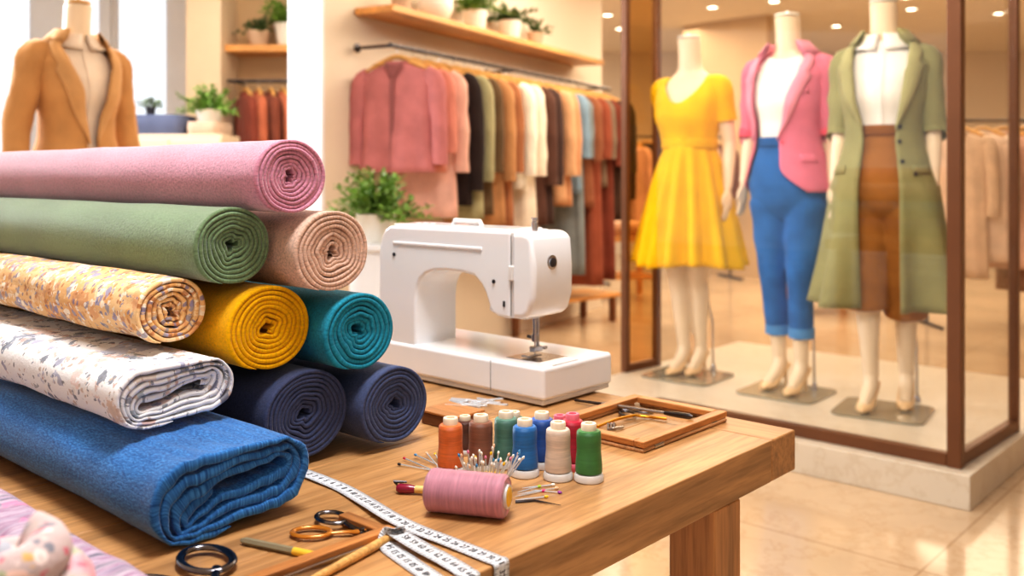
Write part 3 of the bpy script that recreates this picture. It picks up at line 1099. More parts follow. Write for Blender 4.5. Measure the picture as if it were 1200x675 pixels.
# second end of the tape: up over the edge, along the table, folded back under itself
a2 = [tp(466, 624, .0105), tp(492, 640, .0065), tp(520, 655, .0042), tp(540, 667, .0026)]
hd = a2[-1] - a2[-3]
hu, hv = hd.x * CA - hd.y * SA, hd.x * SA + hd.y * CA
eu, ev = a2[-1].x * CA - a2[-1].y * SA, a2[-1].x * SA + a2[-1].y * CA
v2_cross = ev + hv / hu * (U1 - eu)
back = -(a2[1] - a2[0]).normalized()
fold = [(tp(448, 660 + 40, .0012), -ZU)]
under = [tp(540, 700, .0012), tp(505, 676, .0012), tp(476, 656, .0014), tp(458, 642, .0020)]
kk = [(p, -ZU) for p in under]
top0 = a2[0]
mid = (under[-1] + top0) * .5
kk += [(mid + back * .012 + ZU * .0005, back), (top0 + back * .004 + ZU * .0022, (ZU + back * .6).normalized())]
kk += [(p, ZU) for p in a2] + over_edge(v2_cross, hv, hu)
R2 = Ribbon(kk)
mb = MB()
for rb in (R1, R2):
    rows = [[rb.p[i] + rb.w[i] * (TW * (j / 4 - .5)) for j in range(5)] for i in range(rb.N)]
    mb.grid(rows, uvs=[[(rb.arc[i], j / 4) for j in range(5)] for i in range(rb.N)])
org = tp(450, 610)
mb.v = [p - org for p in mb.v]
TAPE = mb.build('measuring_tape', M['tape'], None, org, solid=.0006, recalc=False)
tag(TAPE, 'white measuring tape with black figures hanging over the table edge', 'measuring tape')
# printed figures, bent along the ribbon
font_me = {}


def glyph(txt):
    if txt not in font_me:
        cu_ = bpy.data.curves.new('figures', 'FONT')
        cu_.body = txt
        cu_.size = .0140
        cu_.align_x = 'CENTER'
        cu_.align_y = 'CENTER'
        cu_.resolution_u = 2
        ob = bpy.data.objects.new('figures', cu_)
        COL.objects.link(ob)
        dg = bpy.context.evaluated_depsgraph_get()
        me = bpy.data.meshes.new_from_object(ob.evaluated_get(dg))
        font_me[txt] = ([v.co.copy() for v in me.vertices], [tuple(p.vertices) for p in me.polygons])
        bpy.data.objects.remove(ob)
        bpy.data.meshes.remove(me)
        bpy.data.curves.remove(cu_)
    return font_me[txt]


num = 0
for rb in (R1, R2):
    mb = MB()
    s = .010
    while s < rb.arc[-1] - .01:
        num += 1
        vs, fs = glyph(str(num))
        b0 = len(mb.v)
        for p in vs:
            mb.v.append(rb.at(s + p.x * .62, p.y * .80, .0006) - org)
        for q in fs:
            mb.face([b0 + i for i in q])
        if rb is R2:                            # the other face of the tape is printed too
            b0 = len(mb.v)
            for p in vs:
                mb.v.append(rb.at(s + p.x * .62, -p.y * .80, -.0006) - org)
            for q in fs:
                mb.face([b0 + i for i in q])
        s += .0125
    mb.build('printed_figures', M['black_ink'], TAPE, solid=.0003, smooth=False, recalc=False)

# ================================================================== ROOM
struct(MB().box((0, 4.6, -.05), (22, 22, .1)).build('floor', M['floor'], None, rotz=0, smooth=False))
bpy.data.objects['floor'].rotation_euler = (0, 0, ROT)
struct(MB().box((3.2, 5.2, 2.85), (12.8, 16, .1)).box((-4.7, 2.6, 2.85), (2.98, 10.9, .1)).build('ceiling', M['ceiling'], None, smooth=False))
struct(MB().box((4.0, 13.05, 1.4), (9.4, .1, 2.8)).build('wall_back', M['wall'], None, smooth=False))
struct(MB().box((8.6, 6.5, 1.4), (.1, 13, 2.8)).build('wall_right', M['wall_warm'], None, smooth=False))
struct(MB().box((2.0, -2.4, 1.4), (13, .1, 2.8)).build('wall_front_blocker', M['wall'], None, smooth=False))  # unseen wall behind the camera, added to cut ambient light from there
# partition seen behind the yellow dress
pa, pb = Vector((1.95, 10.7, 0)), Vector((2.70, 9.95, 0))
d = pb - pa
struct(MB().box((d.length / 2, .06, 1.4), (d.length, .12, 2.8)).build('wall_partition', M['wall_tan'], None, pa, math.atan2(d.y, d.x), smooth=False))
# rack wall: runs away to the right, its white end faces the camera
wv = Vector((.485, .8745, 0))
nv = Vector((.8745, -.485, 0))
RA = math.atan2(wv.y, wv.x)
C0 = Vector((-.95, 4.75, 0))
struct(MB().box((1.75, .11, 1.4), (3.5, .22, 2.8)).build('wall_rack', M['wall'], None, C0, RA, smooth=False))
struct(MB().box((-.012, .11, 1.4), (.024, .222, 2.8)).build('trim_1', M['white_paint'], None, C0, RA, smooth=False))
# alcove and pillar on the left
struct(MB().box((-1.25, 7.06, 1.4), (1.9, .12, 2.8)).build('wall_alcove', M['wall_tan'], None, smooth=False))
struct(MB().box((-2.17, 6.85, 1.4), (.245, .5, 2.8)).build('wall_pillar', M['wall_warm'], None, smooth=False))
# window wall at the far left
wy = 8.0
mull = [(-4.95, -4.62), (-4.06, -3.78), (-3.47, -3.40), (-2.90, -2.55)]
names = [rgb(236, 238, 244), rgb(226, 200, 170)]
struct(MB().box((-6.3, wy, 1.4), (2.7, .14, 2.8)).build('wall_left', M['white_paint'], None, smooth=False))
for i, (a, b_) in enumerate(mull):
    mt = M['white_paint']
    struct(MB().box(((a + b_) / 2, wy, 1.4), (b_ - a, .14, 2.8)).build('wall_left_pier', mt, None, smooth=False))
spans = [(-4.62, -4.06), (-3.78, -3.47), (-3.40, -2.90)]
for i, (a, b_) in enumerate(spans):
    wn = struct(MB().box(((a + b_) / 2, wy, .1), (b_ - a, .12, .2)).build('window_%d' % (i + 1), M['white_paint'], None, smooth=False))
    fm = MB()
    for x in (a + .02, b_ - .02):
        fm.box((x, wy, 1.5), (.04, .06, 2.6))
    fm.box(((a + b_) / 2, wy, 2.78), (b_ - a, .06, .04))
    fm.box(((a + b_) / 2, wy, .22), (b_ - a, .06, .04))
    fm.build('window_frame', M['white_paint'], wn, smooth=False)
    MB().box(((a + b_) / 2, wy, 1.5), (b_ - a - .08, .006, 2.54)).build('pane', M['window_glass'], wn, smooth=False)

# ================================================================== DISPLAY CASE
PLT = MB().box((-1.83, 4.15, .058), (1.782, 1.744, .116)).build('display_platform', M['plinth'], None, (0, 0, 0), ROT, bevel=.004)
tag(PLT, 'low pale marble platform under the glass display case', 'platform')
ZP = .1165
GC = thing('display_case', 'bronze framed glass display case around the three dressed mannequins', 'display case', W(-1.005, 3.352, 0), ROT)


def lc(u, v):
    return u + 1.005, v - 3.352


H_ = 2.62
for u, v, s in ((-1.005, 3.352, .046), (-.982, 3.98, .034), (-2.716, 3.864, .034), (-2.690, 4.105, .034)):
    x, y = lc(u, v)
    MB().box((x, y, ZP + H_ / 2), (s, s, H_)).build('post', M['bronze'], GC, bevel=.003)


def bar(name, a, b_, z, w, h, mat):
    a, b_ = Vector((*lc(*a), z)), Vector((*lc(*b_), z))
    d = b_ - a
    q = Matrix.Rotation(math.atan2(d.y, d.x), 3, 'Z')
    return MB().box((a + b_) / 2, (d.length, w, h), q).build(name, mat, GC, bevel=min(.003, w * .3))


bar('bottom_rail', (-1.03, 3.352), (-2.195, 3.352), ZP + .022, .036, .043, M['bronze'])
bar('bottom_rail', (-1.004, 3.378), (-.983, 3.962), ZP + .022, .034, .043, M['bronze'])
bar('bottom_rail', (-2.712, 3.885), (-2.692, 4.085), ZP + .018, .03, .035, M['bronze'])
bar('top_rail', (-1.03, 3.352), (-2.195, 3.352), ZP + H_ - .02, .036, .04, M['bronze'])
bar('top_rail', (-1.004, 3.378), (-.983, 3.962), ZP + H_ - .02, .034, .04, M['bronze'])
bar('glass_pane', (-1.03, 3.352), (-2.195, 3.352), ZP + .044 + 1.26, .008, 2.51, M['glass'])
bar('glass_pane', (-1.004, 3.378), (-.983, 3.962), ZP + .044 + 1.26, .008, 2.51, M['glass'])
bar('glass_pane', (-2.712, 3.885), (-2.692, 4.085), ZP + .036 + 1.26, .008, 2.51, M['reflection_tint_glass'])

# ================================================================== MANNEQUINS
TORSO = [(.78, .105, .050, .0), (.82, .135, .082, .0), (.86, .158, .108, .004), (.93, .172, .120, .006), (1.02, .152, .104, .0), (1.12, .118, .086, -.002), (1.20, .122, .090, -.004),
         (1.30, .140, .112, -.012), (1.37, .148, .104, -.008), (1.43, .150, .084, .002), (1.465, .138, .070, .008), (1.50, .104, .058, .012), (1.53, .068, .054, .010),
         (1.56, .057, .053, .004), (1.62, .053, .051, -.004), (1.70, .056, .054, -.012)]


def tpt(z, th, off, ex=.92):
    hx, hy, yc = lerp_table(TORSO, z)
    s, c = math.sin(th), math.cos(th)
    return Vector(((hx + off) * math.copysign(abs(s) ** ex, s), yc - (hy + off) * math.copysign(abs(c) ** ex, c), z))


def remeshed(mb, name, mat, parent, voxel=.007, smooth=4):
    me = bpy.data.meshes.new('tmp')
    me.from_pydata([tuple(p) for p in mb.v], [], mb.f)
    ob = bpy.data.objects.new('tmp', me)
    COL.objects.link(ob)
    bm = bmesh.new()
    bm.from_mesh(me)
    bmesh.ops.recalc_face_normals(bm, faces=bm.faces)
    bm.to_mesh(me)
    bm.free()
    md = ob.modifiers.new('r', 'REMESH')
    md.mode = 'VOXEL'
    md.voxel_size = voxel
    ms = ob.modifiers.new('s', 'SMOOTH')
    ms.factor = .5
    ms.iterations = smooth
    dg = bpy.context.evaluated_depsgraph_get()
    out = bpy.data.meshes.new_from_object(ob.evaluated_get(dg))
    bpy.data.objects.remove(ob)
    bpy.data.meshes.remove(me)
    out.name = name
    out.shade_smooth()
    out.materials.clear()
    out.materials.append(mat)
    o = bpy.data.objects.new(name, out)
    COL.objects.link(o)
    o.parent = parent
    return o


def hand(mb, wrist, tip, side):
    """palm, four fingers and a thumb; side=+1 for the hand at +x"""
    wrist, tip = Vector(wrist), Vector(tip)
    d = (tip - wrist).normalized()
    fwd = Vector((0, -1, 0))
    a = (fwd - d * fwd.dot(d)).normalized()            # across the palm, towards the front
    nrm = a.cross(d).normalized() * side
    L_ = (tip - wrist).length
    mb.tube([wrist, wrist + d * L_ * .25, wrist + d * L_ * .55], [.024, .036, .036], 12, flat=(.45, 1) if False else (1, .5), up=tuple(nrm))
    for k, ln in ((-1.5, .40), (-.5, .46), (.5, .48), (1.5, .43)):
        b_ = wrist + d * L_ * .5 + a * k * .0185
        cv = -nrm * .010 * side
        mb.tube([b_, b_ + d * L_ * ln * .5, b_ + d * L_ * ln * .85 + cv * .6, b_ + d * L_ * ln + cv * 1.4], [.0095, .0085, .008, .006], 8)
    b_ = wrist + d * L_ * .18 + a * .024
    mb.tube([b_, b_ + a * .022 + d * L_ * .16, b_ + a * .026 + d * L_ * .34], [.012, .0095, .0075], 8)


def leg_path(hip, knee, ankle):
    hip, knee, ankle = Vector(hip), Vector(knee), Vector(ankle)
    calf = knee.lerp(ankle, .28) + Vector((0, .012, 0))
    return [hip, hip.lerp(knee, .5), knee, calf, knee.lerp(ankle, .65), ankle], [.086, .068, .050, .049, .038, .031]


def mannequin(name, label, loc, rotz, arms, legs, shoes=True, group='mannequins in the display case'):
    t = thing(name, label, 'mannequin', loc, rotz, group)
    mb = MB()
    zs = [.78, .80, .83, .86, .90, .93, .98, 1.02, 1.07, 1.12, 1.16, 1.2, 1.25, 1.3, 1.34, 1.37, 1.40, 1.43, 1.465, 1.49, 1.51, 1.53, 1.56, 1.6, 1.65, 1.69]
    mb.grid([[tpt(z, 2 * PI * j / 32, 0) for j in range(32)] for z in zs], wrap=True, cap0=True, cap1=True)
    for s, (sh, el, wr, tip) in zip((1, -1), arms):
        sh, el, wr = Vector(sh), Vector(el), Vector(wr)
        mb.tube([sh + Vector((-s * .03, 0, .0)), sh, sh.lerp(el, .5), el, el.lerp(wr, .4), wr], [.045, .047, .041, .034, .032, .022], 14)
        hand(mb, wr, tip, s)
    for hip, knee, ank, heading in legs:
        p, r = leg_path(hip, knee, ank)
        mb.tube(p, r, 16)
        ank = Vector(ank)
        h = Vector((math.sin(heading), -math.cos(heading), 0))
        mb.tube([ank + Vector((0, 0, .02)), ank + Vector((0, 0, -.03)) + h * .015, Vector((ank.x, ank.y, .055)) + h * .055, Vector((ank.x, ank.y, .026)) + h * .105], [.031, .031, .028, .022], 12)
        hb = ank - h * .028
        mb.tube([ank + Vector((0, 0, .01)), Vector((hb.x, hb.y, .100))], [.028, .024], 12)
    remeshed(mb, 'body', M['skin'], t)
    cp_ = MB().lathe([(.053, 0), (.0555, .003), (.053, .009), (.03, .011), (.012, .0115), (.009, .020), (.004, .024)], 28)
    o = cp_.build('neck_cap', M['cap'], t, (0, -.012, 1.694))
    if shoes:
        for hip, knee, ank, heading in legs:
            ank = Vector(ank)
            h = Vector((math.sin(heading), -math.cos(heading), 0))
            m = MB()
            g = Vector((ank.x, ank.y, 0))
            m.tube([g - h * .046 + Vector((0, 0, .100)), g - h * .020 + Vector((0, 0, .086)), g + h * .030 + Vector((0, 0, .054)), g + h * .085 + Vector((0, 0, .022)), g + h * .120 + Vector((0, 0, .018)), g + h * .150 + Vector((0, 0, .012))],
                   [.028, .032, .033, .036, .031, .010], 16, up=(0, 0, 1), flat=(1, .55))
            m.tube([g - h * .036 + Vector((0, 0, .095)), g - h * .044 + Vector((0, 0, .05)), g - h * .046 + Vector((0, 0, .0))], [.017, .008, .006], 10)
            m.build('shoe', M['shoe'], t)
    # smoked glass base plate with a steel rod up to the calf
    pts = []
    for k in range(4):
        cx_, cy_ = ((1, 1), (-1, 1), (-1, -1), (1, -1))[k]
        for q in range(7):
            a = PI / 2 * k + PI / 2 * q / 6
            pts.append((cx_ * .135 + .045 * math.cos(a), cy_ * .125 + .045 * math.sin(a)))
    m = MB()
    m.grid([[Vector((x, y, z)) for x, y in pts] for z in (-.008, .0)], wrap=True, cap0=True, cap1=True)
    m.build('base_plate', M['plate_glass'], t, (0, -.02, .0), bevel=.0015)
    ak = Vector(legs[0][2])
    m = MB()
    m.tube([(ak.x + .03, ak.y + .075, 0), (ak.x + .028, ak.y + .070, .25), (ak.x + .010, ak.y + .035, .40)], .006, 10)
    m.lathe([(.016, 0), (.016, .010), (.008, .030)], 16, Matrix.Translation((ak.x + .03, ak.y + .075, 0)))
    m.build('stand_rod', M['steel'], t)
    return t


def tube_cloth(mb, path, rad, n=22, fold=.0, flat=(1, 1), lip=True, seed=0):
    """open sleeve or trouser leg, with a turned-in lip at the end"""
    path = smoothpath(path, 5)
    k = len(path)
    rads = []
    for i in range(k):
        f = i / (k - 1) * (len(rad) - 1)
        a = int(min(f, len(rad) - 2))
        rads.append(rad[a] + (rad[a + 1] - rad[a]) * (f - a))
    if lip:
        d = (path[-1] - path[-2]).normalized()
        path += [path[-1] - d * .004, path[-1] - d * .05]
        rads += [rads[-1] - .005, rads[-1] - .010]
    rows = []
    ref = Vector((0, 1, 0))
    for i, p in enumerate(path):
        if i >= k and lip:
            d = (path[k - 1] - path[k - 2]).normalized()
        else:
            d = (path[min(i + 1, k - 1)] - path[max(i - 1, 0)]).normalized()
        s = d.cross(ref).normalized()
        t_ = s.cross(d).normalized()
        rows.append([p + (s * math.cos(2 * PI * j / n) * flat[0] + t_ * math.sin(2 * PI * j / n) * flat[1]) * rads[i] *
                     (1 + fold * mn.noise((j * .7, i * .45, seed))) for j in range(n)])
    mb.grid(rows, wrap=True, cap0=True)
    return mb


def cloth_mat(name, c, **kw):
    kw.setdefault('fscale', 500)
    kw.setdefault('sheen', .12)
    kw.setdefault('fleck', .05)
    return fabric(name, c, coords='Object', **kw)


def wrap_panel(zrow, th0, th1, off, n=40, flare=0.0, zlo=0, wave=0.0, wk=7, seed=0):
    """rows of cloth around the torso between angles th0(z) and th1(z); th 0 is the front, + towards +x"""
    rows = []
    zmin, zmax = zrow[0], zrow[-1]
    for z in zrow:
        a, b_ = th0(z), th1(z)
        row = []
        for j in range(n + 1):
            th = a + (b_ - a) * j / n
            zz = z
            k = max(0, (1.02 - z)) if z < 1.02 else 0
            o_ = off(z) if callable(off) else off
            p = tpt(max(z, .93), th, o_ + flare * k + wave * k * math.sin(th * wk + seed) * (.3 + k))
            p.z = zz
            row.append(p)
        rows.append(row)
    return rows


def jacket(t, mat, hem, gR, gL, arms, sleeve_to, off=.026, flare=.0, lapel_from=1.10, lapel_w=.075, cuff=None, lapel_mat=None, pockets=((.95, .62),), wave=.0, buttons=(),
           btn=None, sleeve_r=(.064, .060, .052, .050), front_round=.0):
    lapel_mat = lapel_mat or mat
    top = 1.535
    N__ = 34
    zr = [hem + (top - hem) * i / N__ for i in range(N__ + 1)]

    def shape(z):
        return off + (.010 if z > 1.40 else 0) + max(0, (1.20 - abs(z - 1.12)) - 1.14) * .1
    g0 = lambda z: gR(z) + front_round * max(0, 1 - (z - hem) / .12) ** 2
    g1 = lambda z: 2 * PI - gL(z) - front_round * max(0, 1 - (z - hem) / .12) ** 2
    m = MB().grid(wrap_panel(zr, g0, g1, shape, 56, flare, wave=wave))
    m.build('jacket_body', mat, t, solid=.006, angle=70)
    for s, (sh, el, wr, tip) in zip((1, -1), arms):
        sh, el, wr = Vector(sh), Vector(el), Vector(wr)
        pth = [sh + Vector((-s * .045, .006, .022)), sh + Vector((s * .004, .004, .012)), sh.lerp(el, .5), el]
        k = sleeve_to
        if k > 1:
            pth.append(el.lerp(wr, k - 1))
        else:
            pth[-1] = sh.lerp(el, k)
            pth[-2] = sh.lerp(el, k * .5)
        tube_cloth(MB(), pth, sleeve_r, fold=.16, seed=s * 3).build('sleeve', mat, t, angle=70)
        if cuff:
            e = pth[-1]
            d = (pth[-1] - pth[-2]).normalized()
            MB().tube([e - d * .055, e - d * .03, e + d * .004, e + d * .004], [sleeve_r[-1] + .003, sleeve_r[-1] + .007, sleeve_r[-1] + .006, sleeve_r[-1] - .006], 22, cap=False).build('cuff', cuff, t)
    # lapels: strips folded back along both front edges, with a notch
    for s, g in ((1, gR), (-1, gL)):
        rows = []
        n = 18
        for i in range(n + 1):
            f = i / n
            z = lapel_from + (1.545 - lapel_from) * f
            wd_ = lapel_w * (math.sin(min(1, f / .72) * PI / 2) ** 1.1) if f < .72 else (lapel_w * (.62 + .25 * (f - .72) / .28) if f < .76 else lapel_w * (.80 - .25 * (f - .76) / .24))
            a = g(z) - .03
            hx = lerp_table(TORSO, z)[0] + .03
            row = []
            for j in range(7):
                th = a + (wd_ / hx) * j / 6
                row.append(tpt(z, s * th, shape(z) + .007 + .010 * math.sin(PI * j / 6) + .002 * j / 6))
            rows.append(row)
        MB().grid(rows).build('lapel', lapel_mat, t, solid=.004, angle=60)
    # collar standing round the back of the neck
    rows = []
    for z, o_ in ((1.505, .046), (1.535, .040), (1.565, .034), (1.575, .040), (1.555, .054), (1.520, .068)):
        rows.append([tpt(z, (.75 + (2 * PI - 1.5) * j / 30), o_ - .004) for j in range(31)])
    MB().grid(rows).build('collar', lapel_mat, t, solid=.003, angle=70)
    for z, th in pockets:
        rows = []
        for dz in (0, .018, .036):
            rows.append([tpt(max(z + dz, .93), th + (j - 3) * .085, shape(z) + flare * max(0, 1.02 - z) + .0075 - dz * .08) for j in range(7)])
            for p in rows[-1]:
                p.z = z + dz
        MB().grid(rows).build('pocket_flap', mat, t, solid=.003)
    for z, th in buttons:
        p = tpt(max(z, .93), th, shape(z) + flare * max(0, 1.02 - z) + .005)
        p.z = z
        q = Matrix.Translation(p) @ Matrix.Rotation(th, 4, 'Z') @ Matrix.Rotation(PI / 2, 4, 'X')
        MB().lathe([(.009, 0), (.009, .003), (.005, .004)], 16, q).build('button', btn or M['dark_plastic'], t)


def shirt(t, mat, z0=1.06, off=.010, neck=1.53, collar=True, vneck=0.0):
    n, k = 48, 22
    rows = []
    for i in range(k + 1):
        f = i / k
        row = []
        for j in range(n):
            th = 2 * PI * j / n
            fr_ = max(0, math.cos(th)) ** 6
            zt = neck - vneck * fr_
            z = z0 + (zt - z0) * f
            w = .003 * mn.noise((th * 3, z * 8, 1)) if z < 1.42 else 0
            row.append(tpt(z, th, off + w))
        rows.append(row)
    MB().grid(rows, wrap=True).build('shirt', mat, t, angle=80)
    if collar:
        for s in (1, -1):
            rows = []
            for z, o_ in ((1.520, .016), (1.553, .010), (1.558, .016), (1.535, .030), (1.512, .038)):
                rows.append([tpt(z - .022 * (1 - j / 14) ** 2 * (1 if o_ > .02 else 0), s * (.10 + (PI - .10) * j / 14), o_) for j in range(15)])
            MB().grid(rows).build('shirt_collar', mat, t, solid=.002)
        MB().grid([[tpt(z, th, off + .0035) for th in (-.09, -.03, .03, .09)] for z in [z0 + .02 + (1.50 - z0) * i / 12 for i in range(13)]]).build('button_placket', mat, t)


def trousers(t, mat, legs, waist, hems, rads, name='trousers', voxel=.008, off=.012):
    mb = MB()
    zs = [.78, .81, .84, .88, .93, .98, 1.03, 1.08, waist]
    mb.grid([[tpt(z, 2 * PI * j / 32, off) for j in range(32)] for z in zs], wrap=True, cap0=True, cap1=True)
    for (hip, knee, ank, hd), hem in zip(legs, hems):
        hip, knee, ank = Vector(hip), Vector(knee), Vector(ank)
        k = (knee.z - hem) / (knee.z - ank.z)
        end = knee.lerp(ank, k)
        if hem > knee.z:
            end = hip.lerp(knee, (hip.z - hem) / (hip.z - knee.z))
        pts = smoothpath([hip, hip.lerp(knee, .5), knee, end], 6)
        rr_ = []
        for i in range(len(pts)):
            f = i / (len(pts) - 1) * 3
            a = int(min(f, 2))
            rr_.append(rads[a] + (rads[a + 1] - rads[a]) * (f - a))
        mb.tube([p + Vector((0, .005, 0)) for p in pts], [r * (1 + .03 * math.sin(i * 1.3)) for i, r in enumerate(rr_)], 18)
    return remeshed(mb, name, mat, t, voxel, 3)


def legs_pose(dx=.0, step=.0, hd=0.0):
    return [((.082, 0, .86), (.062 + dx, -.012 + step, .50), (.050 + dx, .030 + step * 1.5, .125), .05 + hd),
            ((-.082, 0, .86), (-.056, -.020, .50), (-.046, .030, .125), -.08 + hd)]


ARM_DOWN = ((.162, .004, 1.430), (.196, .030, 1.165), (.210, -.015, .940), (.214, -.035, .775))
ARM_SLIM = ((.158, .004, 1.430), (.184, .030, 1.165), (.196, -.015, .940), (.200, -.035, .775))


def mir(a):
    return tuple((-p[0], p[1], p[2]) for p in a)


# ---- yellow dress
LY = legs_pose(-.03, .03)
ARM_BACK = ((-.158, .004, 1.430), (-.165, .085, 1.190), (-.090, .150, 1.04), (.01, .170, .97))
m1 = mannequin('mannequin', 'headless mannequin in a bright yellow pleated dress, left of the three', W(-2.459, 3.982, ZP + .008) + Vector((.035, 0, 0)), ROT + .05, (ARM_DOWN, ARM_BACK), LY)
m1.scale = (1, 1, .97)
yel = cloth_mat('yellow_crepe', rgb(242, 190, 26), sheen=.1)
n = 48
rows = []
for i in range(19):
    f = i / 18
    row = []
    for j in range(n):
        th = 2 * PI * j / n
        fr_ = max(0, math.cos(th)) ** 5
        side = abs(math.sin(th)) ** 2
        zt = 1.485 + .02 * side - .125 * fr_
        z = 1.145 + (zt - 1.145) * f
        p = tpt(z, th, .014 + .010 * math.sin(PI * f) + .004 * math.sin(th * 9) * (1 - f))
        row.append(p)
    rows.append(row)
MB().grid(rows, wrap=True).build('bodice', yel, m1, solid=.003, angle=80)
for s, a in ((1, ARM_DOWN), (-1, ARM_BACK)):
    sh, el = Vector(a[0]), Vector(a[1])
    tube_cloth(MB(), [sh + Vector((-s * .05, .004, .026)), sh + Vector((s * .004, 0, .012)), sh.lerp(el, .3), sh.lerp(el, .60)], [.050, .054, .053, .055], fold=.1, seed=s).build('sleeve', yel, m1)
rows = []
n = 140
for i in range(25):
    f = i / 24
    z = 1.150 - (1.150 - .555) * f
    r0 = .128 + (.272 - .128) * f ** .82
    row = []
    for j in range(n):
        th = 2 * PI * j / n
        pl = math.sin(th * 13 + 1.2 * math.sin(th * 2)) * .030 * f ** .7 + .012 * f * math.sin(th * 5 + 2)
        row.append(Vector(((r0 + pl) * math.sin(th) * .97, -(r0 * .86 + pl) * math.cos(th), z + .010 * f * math.sin(th * 3))))
    rows.append(row)
MB().grid(rows, wrap=True).build('skirt', yel, m1, solid=.003, angle=80)
MB().grid([[tpt(z, 2 * PI * j / 48, .020) for j in range(48)] for z in (1.135, 1.15, 1.17, 1.185)], wrap=True).build('waistband', cloth_mat('yellow_band', rgb(244, 190, 30)), m1, solid=.004)

# ---- pink blazer and jeans
LJ = [((.084, 0, .86), (.070, -.035, .50), (.060, .005, .125), -.05), ((-.084, 0, .86), (-.072, -.005, .50), (-.060, .050, .125), -.15)]
m2 = mannequin('mannequin', 'headless mannequin in a pink blazer, white top and blue jeans, middle of the three', W(-1.9526, 3.975, ZP + .008) + Vector((.045, 0, 0)), ROT + .04, (ARM_DOWN, mir(ARM_DOWN)), LJ)
jean = denim('jeans_denim', rgb(48, 104, 168))
trousers(m2, cloth_mat('jeans_blue', rgb(46, 102, 168), var=.25), LJ, 1.135, (.245, .245), (.099, .082, .060, .051), 'jeans')
for (hip, knee, ank, hd) in LJ:
    k = (Vector(knee).z - .262) / (Vector(knee).z - Vector(ank).z)
    e = Vector(knee).lerp(Vector(ank), k) + Vector((0, .005, 0))
    MB().tube([e + Vector((0, 0, .030)), e + Vector((0, 0, .028)), e + Vector((0, 0, -.016)), e + Vector((0, 0, -.018))], [.054, .0585, .0575, .053], 24).build('jeans_cuff', cloth_mat('jeans_turnup', rgb(84, 140, 196)), m2)
MB().grid([[tpt(z, 2 * PI * j / 48, .017) for j in range(48)] for z in (1.10, 1.115, 1.13, 1.145)], wrap=True).build('waistband', cloth_mat('jeans_band', rgb(40, 90, 150)), m2, solid=.003)
white = cloth_mat('white_cotton', rgb(250, 244, 238), var=.04)
shirt(m2, white, 1.10, collar=False, vneck=.02, neck=1.515)
pinkc = cloth_mat('pink_suiting', rgb(226, 124, 148))
pinkl = cloth_mat('pink_lapel', rgb(236, 150, 170))
ck = cloth_mat('coral_cuff', rgb(232, 92, 112))


def table_fn(tab):
    return lambda z: lerp_table(tab, z)[0]


jacket(m2, pinkc, .90, table_fn([(.9, .22), (1.0, .08), (1.12, .05), (1.3, .28), (1.45, .52), (1.53, .95)]), table_fn([(.9, 1.05), (1.12, .95), (1.3, .75), (1.45, .62), (1.53, .95)]),
       (ARM_DOWN, mir(ARM_DOWN)), 1.06, lapel_from=1.13, lapel_mat=pinkl, cuff=ck, pockets=((1.03, .85), (1.33, .62)), front_round=.5, buttons=((1.12, .14),), btn=ck)

# ---- green coat, white shirt, brown trousers
LG = [((.080, 0, .86), (.075, .045, .50), (.066, .120, .125), .12), ((-.080, 0, .86), (-.064, -.035, .50), (-.050, -.010, .125), -.05)]
m3 = mannequin('mannequin', 'headless mannequin in a long sage green coat and brown trousers, right of the three', W(-1.5059, 3.9205, ZP + .008) + Vector((.050, 0, 0)), ROT + .16, (ARM_SLIM, mir(ARM_SLIM)), LG)
brn = cloth_mat('brown_wool', rgb(160, 106, 52), var=.15)
trousers(m3, brn, LG, 1.17, (.385, .42), (.108, .104, .094, .088), off=.016)
MB().grid([[tpt(z, 2 * PI * j / 48, .022) for j in range(48)] for z in (1.135, 1.15, 1.165, 1.18)], wrap=True).build('waistband', cloth_mat('brown_band', rgb(140, 88, 40)), m3, solid=.003)
shirt(m3, white, 1.13)
coatm = cloth_mat('sage_coating', rgb(150, 146, 102))
jacket(m3, coatm, .43, table_fn([(.4, .34), (1.12, .40), (1.3, .55), (1.45, .60), (1.53, .95)]), table_fn([(.4, .24), (1.12, .34), (1.3, .50), (1.45, .55), (1.53, .95)]),
       (ARM_SLIM, mir(ARM_SLIM)), 1.12, off=.030, flare=.11, wave=.10, lapel_from=1.16, lapel_w=.085, lapel_mat=cloth_mat('sage_lapel', rgb(166, 160, 114)),
       pockets=((.98, .95), (.98, -.95)), buttons=((1.17, .52), (1.11, .50), (1.03, .50), (.98, .75)), sleeve_r=(.062, .060, .055, .055))

# ---- tailor's form with a tan jacket, far left
FZ = .150
fp0 = at(90, 5, 4.1)
TF = thing('dress_form', 'dress form in a camel jacket and cream shirt on a pole by the windows', 'dress form', (fp0.x, fp0.y, FZ), .95)
mb = MB()
zs = [.86, .90, .93, .98, 1.02, 1.07, 1.12, 1.16, 1.2, 1.25, 1.3, 1.34, 1.37, 1.40, 1.43, 1.465, 1.49, 1.51, 1.53, 1.56, 1.6, 1.65, 1.69]
mb.grid([[tpt(z, 2 * PI * j / 32, 0) for j in range(32)] for z in zs], wrap=True, cap0=True, cap1=True)
remeshed(mb, 'torso', M['skin'], TF)
MB().lathe([(.050, 0), (.052, .003), (.050, .012), (.03, .015), (.008, .016), (.007, .03), (.013, .036), (.012, .048), (.004, .054)], 28).build('neck_cap', M['hanger'], TF, (0, -.012, 1.694))
m = MB()
m.tube([(0, 0, -FZ + .02), (0, 0, .90)], .014, 14)
m.lathe([(.17, -FZ), (.17, -FZ + .012), (.03, -FZ + .03), (.02, -FZ + .06)], 36)
m.build('stand_pole', M['dark_steel'], TF)
shirt(TF, cloth_mat('cream_shirt', rgb(236, 216, 196), var=.05), 1.0)
AR = ((.182, .004, 1.430), (.245, .030, 1.165), (.262, -.005, .930), (.26, -.03, .78))
